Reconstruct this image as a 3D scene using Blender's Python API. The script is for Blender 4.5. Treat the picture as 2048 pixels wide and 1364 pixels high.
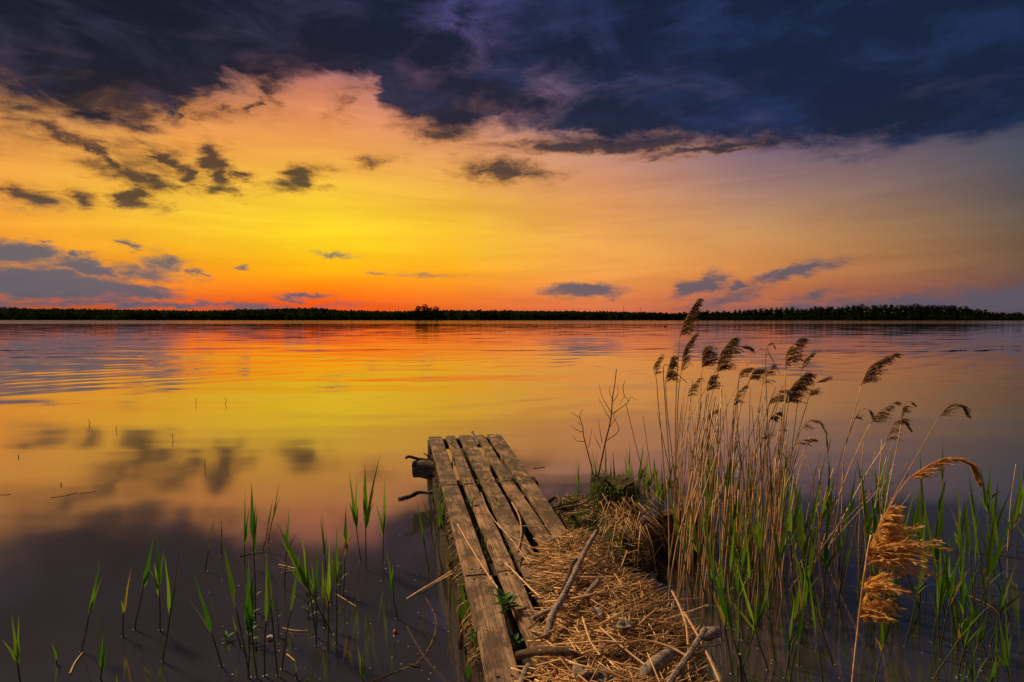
import bpy, math, random
from mathutils import Vector, Matrix, noise as mnoise
random.seed(7)
R = math.radians
for o in list(bpy.data.objects): bpy.data.objects.remove(o, do_unlink=True)
S = bpy.context.scene
COL = S.collection

# ------------------------------------------------------------------ camera
CAM_H, FPX, HORIZ = 1.7, 1138.0, 638.5          # camera height (m), focal length and horizon row in photo pixels (2048 wide)
PITCH = math.atan((682 - HORIZ) / FPX)
cam_d = bpy.data.cameras.new('camera'); cam = bpy.data.objects.new('camera', cam_d); COL.objects.link(cam)
cam_d.sensor_width = 36.0; cam_d.lens = 36.0 * FPX / 2048
cam_d.clip_start = 0.05; cam_d.clip_end = 30000
cam.location = (0, 0, CAM_H); cam.rotation_euler = (R(90) - PITCH, 0, 0)
S.camera = cam
cp, sp = math.cos(PITCH), math.sin(PITCH)
def ray(px, py):
    a, b = (px - 1024) / FPX, (682 - py) / FPX
    return Vector((a, cp + b * sp, b * cp - sp))
def on(px, py, z=0.0):                          # where a sight line meets the level z
    d = ray(px, py); t = (z - CAM_H) / d.z
    return Vector((d.x * t, d.y * t, z))
def at(px, py, Y):                              # the point of a sight line Y metres ahead
    d = ray(px, py); t = Y / d.y
    return Vector((d.x * t, Y, CAM_H + d.z * t))
def azel(px, py):
    d = ray(px, py).normalized()
    return math.degrees(math.atan2(d.x, d.y)), math.degrees(math.asin(d.z))

# ------------------------------------------------------------------ sun lamp added as foreground fill, exposure
FILL_AZ, FILL_EL = -54.0, 43.0  # added source out of view, well above the sunset; brightens the foreground
fill_sun_d = bpy.data.lights.new('sun', 'SUN'); sun = bpy.data.objects.new('sun', fill_sun_d); COL.objects.link(sun)
fill_sun_d.energy = 4.4; fill_sun_d.angle = R(8); fill_sun_d.color = (1.0, 0.70, 0.42)
sd = Vector((math.sin(R(FILL_AZ)) * math.cos(R(FILL_EL)), math.cos(R(FILL_AZ)) * math.cos(R(FILL_EL)), math.sin(R(FILL_EL))))
sun.rotation_euler = sd.to_track_quat('Z', 'Y').to_euler()
S.view_settings.view_transform = 'Standard'; S.view_settings.look = 'None'
S.view_settings.exposure = 0.0; S.view_settings.gamma = 1.0; S.view_settings.use_curve_mapping = False
S.render.engine = 'CYCLES'
cy = S.cycles
cy.max_bounces = 8; cy.transparent_max_bounces = 12; cy.diffuse_bounces = 2; cy.glossy_bounces = 3
cy.sample_clamp_indirect = 4.0; cy.use_denoising = True; cy.caustics_reflective = False; cy.caustics_refractive = False

def lin(c): return tuple(((v / 255) / 12.92 if v / 255 <= 0.04045 else ((v / 255 + 0.055) / 1.055) ** 2.4) for v in c)

# ------------------------------------------------------------------ node helper
class NT:
    def __init__(s, tree): s.t = tree; s.n = tree.nodes; s.l = tree.links
    def new(s, typ, **kw):
        n = s.n.new(typ)
        for k, v in kw.items(): setattr(n, k, v)
        return n
    def put(s, sock, v):
        if isinstance(v, bpy.types.NodeSocket): s.l.new(v, sock)
        elif v is not None:
            try: sock.default_value = v
            except Exception:
                sock.default_value = (tuple(v) + (1.0,))[:4]
    def m(s, op, a, b=None, c=None, clamp=False):
        n = s.new('ShaderNodeMath', operation=op, use_clamp=clamp)
        s.put(n.inputs[0], a)
        if b is not None: s.put(n.inputs[1], b)
        if c is not None: s.put(n.inputs[2], c)
        return n.outputs[0]
    def vm(s, op, a, b=None, scale=None):
        n = s.new('ShaderNodeVectorMath', operation=op)
        s.put(n.inputs[0], a)
        if b is not None: s.put(n.inputs[1], b)
        if scale is not None: s.put(n.inputs['Scale'], scale)
        return n.outputs['Value'] if op in ('LENGTH', 'DOT_PRODUCT', 'DISTANCE') else n.outputs[0]
    def xyz(s, x, y, z):
        n = s.new('ShaderNodeCombineXYZ')
        s.put(n.inputs[0], x); s.put(n.inputs[1], y); s.put(n.inputs[2], z); return n.outputs[0]
    def sep(s, v):
        n = s.new('ShaderNodeSeparateXYZ'); s.put(n.inputs[0], v); return n.outputs
    def mix(s, f, a, b, blend='MIX'):
        n = s.new('ShaderNodeMix', data_type='RGBA', blend_type=blend)
        s.put(n.inputs[0], f); s.put(n.inputs[6], a if isinstance(a, bpy.types.NodeSocket) else (tuple(a) + (1,))[:4])
        s.put(n.inputs[7], b if isinstance(b, bpy.types.NodeSocket) else (tuple(b) + (1,))[:4]); return n.outputs[2]
    def rng(s, v, a, b, c=0.0, d=1.0, smooth=True):
        n = s.new('ShaderNodeMapRange', interpolation_type='SMOOTHSTEP' if smooth else 'LINEAR', clamp=True)
        for i, x in enumerate((v, a, b, c, d)): s.put(n.inputs[i], x)
        return n.outputs[0]
    def noise(s, vec, scale=5.0, detail=4.0, rough=0.5, dist=0.0, dims='3D', color=False):
        n = s.new('ShaderNodeTexNoise', noise_dimensions=dims)
        s.put(n.inputs['Vector'], vec); s.put(n.inputs['Scale'], scale); s.put(n.inputs['Detail'], detail)
        s.put(n.inputs['Roughness'], rough); s.put(n.inputs['Distortion'], dist)
        return n.outputs[1] if color else n.outputs[0]
    def ramp(s, fac, stops, interp='LINEAR'):
        n = s.new('ShaderNodeValToRGB'); cr = n.color_ramp; cr.interpolation = interp
        while len(cr.elements) < len(stops): cr.elements.new(0.5)
        for e, (p, c) in zip(cr.elements, stops):
            e.position = p; e.color = (tuple(c) + (1,))[:4]
        s.put(n.inputs[0], fac); return n.outputs[0]
    def mapping(s, vec, loc=(0, 0, 0), rot=(0, 0, 0), scale=(1, 1, 1), typ='POINT'):
        n = s.new('ShaderNodeMapping', vector_type=typ)
        s.put(n.inputs[0], vec); n.inputs['Location'].default_value = loc if typ != 'NORMAL' else loc
        n.inputs['Rotation'].default_value = rot; n.inputs['Scale'].default_value = scale
        return n.outputs[0]

# ------------------------------------------------------------------ world: dusk sky with cloud deck
world = bpy.data.worlds.new('World'); S.world = world; world.use_nodes = True
world.cycles.sampling_method = 'MANUAL'; world.cycles.sample_map_resolution = 512
w = NT(world.node_tree); w.n.clear()
gen = w.new('ShaderNodeTexCoord').outputs['Generated']
X, Y, Z = w.sep(gen)
AZ = w.m('MULTIPLY', w.m('ARCTAN2', X, Y), 57.29578)
EL = w.m('MULTIPLY', w.m('ARCSINE', w.m('MAXIMUM', Z, 0.0)), 57.29578)
elf = w.m('DIVIDE', EL, 50.0, clamp=True)
stations = [   # photo column: (row, colour) of the clear sky
    (0,    [(632,(150,78,58)),(605,(185,90,55)),(575,(228,125,50)),(520,(244,150,45)),(460,(250,165,52)),(400,(250,172,62)),(320,(246,166,72)),(240,(224,154,80)),(170,(165,125,95)),(100,(84,80,102)),(0,(62,66,96))]),
    (350,  [(632,(190,75,45)),(605,(225,95,40)),(575,(245,130,36)),(520,(252,172,34)),(450,(253,206,46)),(380,(252,200,62)),(300,(246,168,76)),(230,(236,150,82)),(160,(150,108,98)),(90,(78,70,98)),(0,(60,60,95))]),
    (640,  [(632,(225,70,28)),(605,(246,88,22)),(580,(252,122,18)),(550,(253,165,16)),(510,(255,218,26)),(460,(254,226,38)),(400,(252,214,48)),(330,(248,182,72)),(250,(240,152,88)),(190,(229,141,104)),(130,(165,108,120)),(60,(92,76,118)),(0,(70,70,118))]),
    (900,  [(632,(226,95,45)),(605,(240,115,42)),(570,(250,146,36)),(530,(253,186,36)),(480,(252,202,46)),(410,(242,186,58)),(330,(236,166,88)),(260,(232,156,114)),(190,(180,124,132)),(100,(112,86,140)),(0,(84,82,160))]),
    (1200, [(632,(210,105,78)),(605,(228,126,78)),(570,(242,154,80)),(530,(247,170,80)),(470,(242,170,88)),(400,(226,150,90)),(340,(217,154,120)),(285,(186,136,134)),(200,(104,92,130)),(100,(70,74,128)),(0,(60,72,140))]),
    (1500, [(632,(160,95,85)),(605,(194,110,80)),(570,(212,128,78)),(530,(220,146,80)),(465,(206,150,94)),(400,(176,131,110)),(335,(142,114,125)),(280,(120,100,126)),(190,(66,68,112)),(90,(44,62,116)),(0,(42,62,122))]),
    (2048, [(632,(88,74,86)),(600,(100,78,86)),(560,(112,84,80)),(520,(118,90,72)),(450,(104,88,76)),(380,(88,85,92)),(300,(70,78,96)),(230,(56,68,96)),(100,(32,48,82)),(0,(30,47,84))]),
]
def station(px, rows):
    st = []
    for r, c in rows: st.append((max(0.0, azel(px, r)[1]) / 50.0, lin(c)))
    st.sort()
    return w.ramp(elf, [(0.0, st[0][1])] + st[1:] + [(0.8, lin((50, 58, 88)))], 'B_SPLINE')
azs = [azel(p, 500)[0] for p, _ in stations]
cols = [station(p, r) for p, r in stations]
east = w.ramp(elf, [(0.0, lin((112, 98, 112))), (0.15, lin((128, 112, 124))), (0.4, lin((104, 104, 130))), (0.9, lin((66, 74, 104)))], 'B_SPLINE')
base = cols[0]
for i in range(1, len(cols)):
    base = w.mix(w.rng(AZ, azs[i-1], azs[i], smooth=False), base, cols[i])
base = w.mix(w.m('MAXIMUM', w.rng(AZ, 50, 130), w.rng(AZ, -75, -145)), base, east)
sky = w.new('ShaderNodeTexSky', sky_type='NISHITA', sun_disc=False)
sky.sun_elevation = R(1.5); sky.sun_rotation = R(-17); sky.air_density = 1.6; sky.dust_density = 2.5
base = w.mix(1.0, w.mix(0.06, base, (0, 0, 0)), w.vm('SCALE', sky.outputs[0], scale=0.012), 'ADD')
# thin high streaks
hs = w.noise(w.mapping(w.xyz(AZ, EL, 7.0), (0, 0, 0), (0, 0, R(-7)), (0.035, 0.30, 1.0)), 1.4, 6.0, 0.6, 0.7)
base = w.mix(w.rng(hs, 0.28, 0.72, 0.0, 1.0), w.mix(1.0, base, (0.91, 0.86, 0.85), 'MULTIPLY'), w.mix(1.0, base, (1.05, 1.06, 1.04), 'MULTIPLY'))
# warped sky coordinates give the clouds ragged edges
P0 = w.xyz(AZ, EL, 0.0)
wv = w.xyz(w.m('MULTIPLY', AZ, 0.11), w.m('MULTIPLY', EL, 0.26), 3.7)
wn = w.noise(wv, 1.7, 6.0, 0.66, 0.3, color=True)
warp = w.vm('MULTIPLY', w.vm('SUBTRACT', wn, (0.5, 0.5, 0.5)), (9.0, 3.0, 0.0))
PW = w.vm('ADD', P0, warp)
fine = w.noise(w.xyz(w.m('MULTIPLY', AZ, 0.26), w.m('MULTIPLY', EL, 0.80), 1.3), 1.5, 6.0, 0.66, 0.5)
clouds = [  # photo px: cx, cy, rx, ry, clockwise tilt, weight
    (40,215,120,60,8,.62),(160,290,120,16,20,.55),(420,225,120,14,-12,.4),(330,330,120,30,14,.5),(130,268,70,18,12,.8),(205,315,46,22,48,1),(258,352,90,25,9,1.15),(322,312,66,14,24,.9),(366,344,30,21,40,1.1),
    (430,312,50,26,14,1.2),(448,350,32,24,60,1.15),(442,378,40,10,-8,.9),(484,346,22,10,20,.8),(602,358,66,19,-12,1.05),(750,327,42,10,-8,.6),
    (60,391,68,20,-3,.8),(172,397,32,14,0,.8),(277,401,46,20,6,1.05),(1015,343,95,21,5,1.0),(370,218,26,14,0,1),(516,175,36,20,10,1),
    (492,203,16,24,20,.8),(445,214,14,9,0,.7),(870,266,72,17,4,.85),(1210,291,220,15,1,1.2),(1420,298,170,9,-1,1.0),(682,203,34,16,-50,.45),
    (700,178,60,12,-12,.4),
    (15,506,120,26,6,1.3),(70,566,240,32,4,1.55),(250,581,105,14,2,1.2),(332,528,50,19,10,.85),(285,547,90,15,4,.75),(160,540,120,20,10,1.0),
    (1163,580,98,14,0,1.35),(1408,572,56,19,-22,1.3),(1466,573,24,11,-25,1.2),(1575,549,86,16,-14,1.3),(1450,600,90,16,-14,.7),
    (1790,613,430,24,-2,.9),(2010,604,220,32,-1,1.1),(1640,594,60,9,-14,.6),(250,607,560,8,0,.8),
    (240,492,22,9,5,.7),(492,533,17,6,0,.7),(662,508,50,6,2,.5),(592,588,55,6,3,.9),(400,547,20,7,0,.75),(140,515,26,6,0,.8),(60,480,20,5,8,.7),(750,548,22,4,0,.5),(860,555,60,5,-2,.35)]
field = None
for cx, cyy, rx, ry, rot, wt in clouds:
    a0, e0 = azel(cx, cyy); k = 57.3 / FPX
    ca = math.cos(R(a0))
    mp = w.mapping(PW, (a0, e0, 0), (0, 0, R(-rot)), (rx * k * ca * ca * (1.3 if cyy < 450 else 1.1) + .1, ry * k * ca * (1.3 if cyy < 450 else 1.1) + .05, 1.0), 'TEXTURE')
    v = w.m('MULTIPLY_ADD', w.vm('LENGTH', mp), -wt, wt)
    field = v if field is None else w.m('MAXIMUM', field, v)
small = w.m('ADD', field, w.m('MULTIPLY', w.m('SUBTRACT', fine, 0.5), 1.35))
small_a = w.rng(small, -0.22, 0.78)
# the deck: its lower edge over azimuth
edge = [(-40,150),(0,150),(110,215),(190,246),(310,250),(345,222),(430,185),(455,160),(500,150),(560,158),(640,142),(740,140),(752,192),(800,222),(860,242),(930,252),(1000,242),(1080,262),(1200,274),(1400,268),(1540,288),(1700,290),(1800,280),(1900,264),(2048,250)]
fc = w.new('ShaderNodeFloatCurve'); cv = fc.mapping.curves[0]
pts = [(azel(px, py)[0], azel(px, py)[1]) for px, py in edge]
pts = [(-180, 20.0), (-80, 19.0)] + pts + [(90, 17), (180, 24.0)]
pts = [((a + 180) / 360, e / 40) for a, e in pts]
while len(cv.points) < len(pts): cv.points.new(0.5, 0.5)
for p, q in zip(cv.points, pts): p.location = q; p.handle_type = 'VECTOR'
fc.mapping.update()
PWs = w.sep(w.vm('ADD', P0, w.vm('MULTIPLY', w.vm('SUBTRACT', wn, (0.5, 0.5, 0.5)), (6.5, 6.0, 0))))
w.put(fc.inputs['Value'], w.m('DIVIDE', w.m('ADD', PWs[0], 180.0), 360.0))
EB = w.m('MULTIPLY', fc.outputs[0], 40.0)
dd = w.m('SUBTRACT', PWs[1], EB)                      # degrees inside the deck
deck_a = w.rng(dd, -1.3, 0.9)
# thin places in the deck: streaks running up to the right
st1 = w.mapping(w.xyz(AZ, EL, 0.0), (0, 0, 0), (0, 0, R(-24)), (0.055, 0.17, 1.0))
streak = w.noise(st1, 1.5, 7.0, 0.60, 0.6)
streak2 = w.noise(w.mapping(w.xyz(AZ, EL, 4.0), (3, 1, 0), (0, 0, R(-38)), (0.10, 0.22, 1.0)), 1.2, 6.0, 0.62, 0.5)
thin = w.m('MULTIPLY', w.rng(streak, 0.50, 0.80), 0.55)
# broad brighter gap around the head of the photo's middle column
ga, ge = azel(930, 40)
gap = w.m('SUBTRACT', 1.0, w.vm('LENGTH', w.mapping(PW, (ga, ge, 0), (0, 0, R(35)), (8.5, 4.6, 1), 'TEXTURE')), clamp=True)
ga2, ge2 = azel(1120, 160)
gap2 = w.m('SUBTRACT', 1.0, w.vm('LENGTH', w.mapping(PW, (ga2, ge2, 0), (0, 0, R(35)), (7.5, 2.8, 1), 'TEXTURE')), clamp=True)
thin = w.m('ADD', thin, w.m('MULTIPLY', w.m('MAXIMUM', gap, gap2), w.rng(streak2, 0.40, 0.66)), clamp=True)
deck_a = w.m('MULTIPLY', deck_a, w.m('SUBTRACT', 0.975, w.m('MULTIPLY', thin, 0.74)))
# colours of the clouds themselves
dark = w.mix(w.rng(AZ, -35, 30), lin((23, 29, 43)), lin((24, 36, 60)))
lite = w.mix(w.rng(AZ, -35, 30), lin((52, 50, 72)), lin((34, 51, 90)))
deck_c = w.mix(w.rng(streak2, 0.40, 0.74), dark, lite)
deck_c = w.mix(w.m('MULTIPLY', w.m('MAXIMUM', w.rng(AZ, 60, 140), w.rng(AZ, -80, -150)), 0.85), deck_c, lin((88, 88, 108)))
low_c = w.mix(w.rng(AZ, -30, 35), lin((80, 93, 108)), lin((92, 86, 100)))
mid_c = w.mix(w.rng(small, 0.0, 0.75), lin((168, 104, 52)), lin((50, 44, 50)))
sm_c = w.mix(w.rng(EL, 6.0, 10.0), low_c, mid_c)
out = w.mix(w.m('MULTIPLY', small_a, 0.90), base, sm_c)
out = w.mix(deck_a, out, deck_c)
below = w.rng(Z, -0.02, 0.0)
out = w.mix(below, lin((40, 36, 36)), out)
bg = w.new('ShaderNodeBackground'); w.put(bg.inputs[0], out); bg.inputs[1].default_value = 1.0
w.l.new(bg.outputs[0], w.new('ShaderNodeOutputWorld').inputs[0])

# ------------------------------------------------------------------ materials
MATS = {}
def mat(name):
    m = bpy.data.materials.new(name); m.use_nodes = True
    t = NT(m.node_tree); t.n.clear(); o = t.new('ShaderNodeOutputMaterial'); MATS[name] = m
    return m, t, o.inputs[0]
def principled(t, out, col, rough=0.8, normal=None, spec=0.3):
    b = t.new('ShaderNodeBsdfPrincipled'); t.put(b.inputs['Base Color'], col); t.put(b.inputs['Roughness'], rough)
    b.inputs['Specular IOR Level'].default_value = spec
    if normal is not None: t.l.new(normal, b.inputs['Normal'])
    t.l.new(b.outputs[0], out); return b
def bump(t, h, strength=0.5, dist=0.01):
    n = t.new('ShaderNodeBump'); n.inputs['Strength'].default_value = strength; n.inputs['Distance'].default_value = dist
    t.put(n.inputs['Height'], h); return n.outputs[0]
def oc(t): return t.new('ShaderNodeTexCoord').outputs['Object']
def objrand(t): return t.new('ShaderNodeObjectInfo').outputs['Random']
def island(t): return t.new('ShaderNodeNewGeometry').outputs['Random Per Island']
def wpos(t): return t.new('ShaderNodeNewGeometry').outputs['Position']

# weathered planks: grain runs along local Y
m, t, out = mat('plank_wood')
r = objrand(t); c = t.vm('ADD', oc(t), t.xyz(t.m('MULTIPLY', r, 17.0), t.m('MULTIPLY', r, 31.0), r))
g1 = t.noise(t.vm('MULTIPLY', c, (60, 2.2, 60)), 1.0, 6, 0.65, 0.8)
g2 = t.noise(t.vm('MULTIPLY', c, (190, 5, 190)), 1.0, 3, 0.6, 0.4)
st = t.noise(t.vm('MULTIPLY', c, (9, 5, 9)), 1.0, 6, 0.65, 0.6)
sp2 = t.noise(c, 55.0, 3, 0.6)
col = t.mix(t.rng(g1, 0.30, 0.70), (0.19, 0.098, 0.046), (0.60, 0.375, 0.20))
col = t.mix(t.rng(g2, 0.46, 0.64, 0, 0.72), col, (0.11, 0.060, 0.034))
col = t.mix(t.rng(st, 0.47, 0.58, 0, 0.84), col, (0.085, 0.052, 0.034))
bl = t.noise(t.vm('MULTIPLY', c, (16, 9, 16)), 1.0, 5, 0.7, 1.2)
col = t.mix(t.rng(bl, 0.54, 0.64, 0, 0.7), col, (0.055, 0.036, 0.026))
col = t.mix(t.rng(st, 0.42, 0.30, 0, 0.45), col, (0.56, 0.43, 0.30))
col = t.mix(t.rng(sp2, 0.64, 0.72, 0, 0.8), col, (0.05, 0.035, 0.028))
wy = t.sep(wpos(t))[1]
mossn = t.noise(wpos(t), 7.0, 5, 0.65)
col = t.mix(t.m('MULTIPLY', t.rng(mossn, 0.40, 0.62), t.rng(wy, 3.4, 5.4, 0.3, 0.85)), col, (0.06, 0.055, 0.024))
col = t.mix(t.rng(r, 0, 1, 0.0, 0.30, False), col, (0.10, 0.075, 0.055))
hh = t.m('ADD', t.m('MULTIPLY', g1, 0.7), t.m('ADD', t.m('MULTIPLY', g2, 0.5), t.m('MULTIPLY', st, 0.4)))
principled(t, out, col, t.rng(st, 0.3, 0.7, 0.62, 0.85), bump(t, hh, 1.0, 0.011), 0.25)

def simple(name, c1, c2, scale=8, rough=0.85, bd=0.01, stretch=(1, 1, 1), per=None, spec=0.2, c3=None):
    m, t, out = mat(name)
    v = t.vm('MULTIPLY', oc(t), stretch)
    n = t.noise(v, scale, 6, 0.65, 0.4)
    col = t.mix(t.rng(n, 0.32, 0.68), c1, c2)
    if c3: col = t.mix(t.rng(t.noise(v, scale * 0.4 + 1.3, 5, 0.65), 0.50, 0.62), col, c3)
    if per:
        rr = island(t) if per == 'island' else objrand(t)
        col = t.mix(1.0, col, t.ramp(rr, [(0, (0.22, 0.20, 0.20)), (0.3, (0.5, 0.47, 0.43)), (0.65, (0.95, 0.9, 0.84)), (1, (1.25, 1.2, 1.12))]), 'MULTIPLY')
    principled(t, out, col, rough, bump(t, n, 0.8, bd), spec); return m
simple('dark_wood', (0.015, 0.011, 0.008), (0.055, 0.038, 0.026), 14, .85, .012, (6, 1, 6))
simple('bark', (0.016, 0.012, 0.009), (0.075, 0.052, 0.033), 18, .9, .03, (1, 1, .35), c3=(0.05, 0.055, 0.015))
simple('cut_wood', (0.025, 0.02, 0.012), (0.12, 0.08, 0.042), 30, .85, .01, (1, 1, 1), c3=(0.10, 0.09, 0.03))
simple('bare_wood', (0.035, 0.023, 0.012), (0.24, 0.14, 0.06), 9, .85, .03, (1, 4, 7), c3=(0.03, 0.024, 0.014))
simple('moss_soil', (0.018, 0.016, 0.008), (0.055, 0.06, 0.016), 18, .95, .04, (1, 1, 1), c3=(0.05, 0.033, 0.018))
simple('heap_soil', (0.018, 0.012, 0.008), (0.06, 0.038, 0.02), 30, .95, .04)
simple('driftwood', (0.15, 0.11, 0.08), (0.40, 0.32, 0.245), 12, .8, .008, (5, 5, 1), c3=(0.11, 0.078, 0.052))
simple('brown_stick', (0.035, 0.023, 0.016), (0.13, 0.085, 0.055), 20, .8, .006, (4, 4, 1))
simple('grey_log', (0.07, 0.055, 0.042), (0.36, 0.28, 0.20), 22, .85, .03, (.6, 3, 3), c3=(0.05, 0.038, 0.028))
simple('straw', (0.42, 0.235, 0.085), (0.82, 0.54, 0.23), 30, .55, .002, (1, 1, 1), 'island', .35)
simple('straw_single', (0.40, 0.23, 0.09), (0.78, 0.54, 0.27), 30, .55, .002, (1, 1, 1), 'object', .35)
simple('dry_stem', (0.54, 0.33, 0.15), (0.88, 0.62, 0.32), 10, .6, .002, (4, 4, 1), 'object', .3)
simple('twig', (0.05, 0.03, 0.022), (0.10, 0.065, 0.045), 20, .8, .002)
simple('reed_stem', (0.04, 0.05, 0.018), (0.09, 0.11, 0.03), 14, .55, .001, (1, 1, .3))
simple('dead_leaf', (0.13, 0.095, 0.07), (0.30, 0.245, 0.205), 25, .8, .004)
simple('mast_metal', (0.10, 0.10, 0.11), (0.14, 0.14, 0.15), 3, .6, .01)
simple('bird_feather', (0.02, 0.018, 0.018), (0.05, 0.045, 0.04), 20, .7, .002)
simple('shell', (0.35, 0.30, 0.24), (0.55, 0.5, 0.42), 30, .5, .002)
simple('orange_paint', (0.75, 0.10, 0.02), (0.85, 0.16, 0.03), 8, .35, .001, spec=.5)
simple('tree_bark', (0.02, 0.015, 0.011), (0.05, 0.04, 0.03), 2, .9, .02)

def leafmat(name, c1, c2, tr=0.45, per='object', gloss=0.5, spec=0.3):
    m, t, out = mat(name)
    v = oc(t)
    rr = island(t) if per == 'island' else objrand(t)
    col = t.mix(t.rng(t.m('ADD', t.m('MULTIPLY', t.noise(v, 9, 4, .6), .5), t.m('MULTIPLY', rr, .6)), .2, .9), c1, c2)
    b = t.new('ShaderNodeBsdfPrincipled'); t.put(b.inputs['Base Color'], col); b.inputs['Roughness'].default_value = gloss
    b.inputs['Specular IOR Level'].default_value = spec
    tl = t.new('ShaderNodeBsdfTranslucent'); t.put(tl.inputs[0], t.mix(1.0, col, (1.5, 1.6, 0.8), 'MULTIPLY'))
    mx = t.new('ShaderNodeMixShader'); mx.inputs[0].default_value = tr
    t.l.new(b.outputs[0], mx.inputs[1]); t.l.new(tl.outputs[0], mx.inputs[2]); t.l.new(mx.outputs[0], out); return m
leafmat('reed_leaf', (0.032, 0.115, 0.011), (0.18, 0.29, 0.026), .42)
leafmat('dying_leaf', (0.20, 0.15, 0.03), (0.36, 0.24, 0.08), .4)
leafmat('weed_leaf', (0.025, 0.09, 0.010), (0.07, 0.18, 0.016), .35)
leafmat('grass_blade', (0.04, 0.10, 0.012), (0.14, 0.19, 0.03), .4, 'island')
leafmat('plume', (0.16, 0.09, 0.045), (0.46, 0.29, 0.16), .5, 'island', .8)
leafmat('plume_gold', (0.36, 0.19, 0.06), (0.85, 0.54, 0.20), .5, 'island', .8)
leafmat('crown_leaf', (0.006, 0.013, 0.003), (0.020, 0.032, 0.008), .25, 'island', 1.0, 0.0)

# lake bed
m, t, out = mat('lake_bed')
p = wpos(t)
n1 = t.noise(p, 1.3, 6, .65); n2 = t.noise(p, 9, 5, .65, .6)
col = t.mix(t.rng(n1, .35, .65), (0.030, 0.024, 0.018), (0.085, 0.062, 0.04))
col = t.mix(t.rng(n2, .55, .64, 0, .7), col, (0.02, 0.018, 0.016))
principled(t, out, col, .9, bump(t, n2, .6, .03), .2)
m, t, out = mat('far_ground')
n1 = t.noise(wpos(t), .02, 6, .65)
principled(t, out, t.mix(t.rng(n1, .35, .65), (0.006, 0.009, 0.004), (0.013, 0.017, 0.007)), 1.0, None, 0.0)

# water: slopes computed straight into the normal
m, t, out = mat('water')
p = wpos(t); px_, py_, pz_ = t.sep(p)
def slopes(rot, sx, sy, z, det=2.0, rough=.45, dist=.3):
    v = t.mapping(p, (0, 0, 0), (0, 0, R(rot)), (sx, sy, 1)); v = t.vm('ADD', v, (0, 0, z))
    return t.vm('SUBTRACT', t.noise(v, 1.0, det, rough, dist, color=True), (.5, .5, .5))
n_near = slopes(-42, .20, .95, 1.0, 3.0)           # long low swell
n_mid = slopes(-46, .14, .9, 5.0, 2.0, .4)        # ripple trains
n_fin = slopes(-4, .7, 3.2, 8.0, 3.0, .5)
n_far = slopes(-30, .12, .5, 12.0, 4.0, .6)
patch = t.rng(t.noise(t.vm('MULTIPLY', p, (.05, .11, 1)), 1.0, 3, .5), .38, .62)
a_near = t.rng(py_, 2.5, 7, .05, .055)
a_mid = t.m('MULTIPLY', t.m('MULTIPLY', t.rng(py_, 6.5, 14), t.rng(py_, 60, 25)), t.m('MULTIPLY_ADD', patch, .06, .03))
a_fin = t.rng(py_, 8, 30, .0, .022)
a_far = t.rng(py_, 25, 90, .0, .012)
sl = t.vm('SCALE', n_near, scale=a_near)
for nn, aa in ((n_mid, a_mid), (n_fin, a_fin), (n_far, a_far)): sl = t.vm('ADD', sl, t.vm('SCALE', nn, scale=aa))
# regular ripple trains set up by the breeze
ph = t.m('ADD', t.vm('DOT_PRODUCT', p, (-.66 * 5.2, .75 * 5.2, 0)), t.m('MULTIPLY', t.noise(t.vm('MULTIPLY', p, (.10, .10, 1)), 1.0, 2, .5), 16.0))
am = t.m('MULTIPLY', t.m('MULTIPLY', t.rng(py_, 7, 13), t.rng(py_, 48, 22)), t.m('MULTIPLY', t.rng(t.noise(t.vm('MULTIPLY', p, (.09, .16, 1)), 1.0, 3, .5), .40, .62), .011))
cs = t.m('MULTIPLY', t.m('COSINE', ph), am)
sl = t.vm('ADD', sl, t.xyz(t.m('MULTIPLY', cs, -.66), cs, 0.0))
sl = t.sep(sl)
nrm = t.vm('NORMALIZE', t.xyz(t.m('MULTIPLY', sl[0], .5), sl[1], 1.0))
wob = t.m('MULTIPLY', t.noise(t.vm('MULTIPLY', p, (.004, .012, 1)), 1, 3, .6), 60.0)
rough = t.m('ADD', t.rng(t.m('ADD', py_, wob), 205, 260, 0.0, .065), t.m('MULTIPLY', t.rng(py_, 4.0, 24, 1.0, 0.0), .055)); rough = t.m('ADD', rough, .014)
gl = t.new('ShaderNodeBsdfGlossy'); gl.inputs[0].default_value = (1, .925, .91, 1)
t.put(gl.inputs['Roughness'], rough); t.l.new(nrm, gl.inputs['Normal'])
tr = t.new('ShaderNodeBsdfTransparent'); tr.inputs[0].default_value = (.40, .31, .22, 1)
fr = t.new('ShaderNodeFresnel'); fr.inputs[0].default_value = 1.45; t.l.new(nrm, fr.inputs[1])
frf = t.m('POWER', fr.outputs[0], .5)
murk = t.new('ShaderNodeBsdfDiffuse'); murk.inputs[0].default_value = (.15, .145, .14, 1)
body = t.new('ShaderNodeMixShader'); body.inputs[0].default_value = .22; t.l.new(tr.outputs[0], body.inputs[1]); t.l.new(murk.outputs[0], body.inputs[2])
mx = t.new('ShaderNodeMixShader'); t.l.new(frf, mx.inputs[0]); t.l.new(body.outputs[0], mx.inputs[1]); t.l.new(gl.outputs[0], mx.inputs[2])
t.l.new(mx.outputs[0], out)

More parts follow.
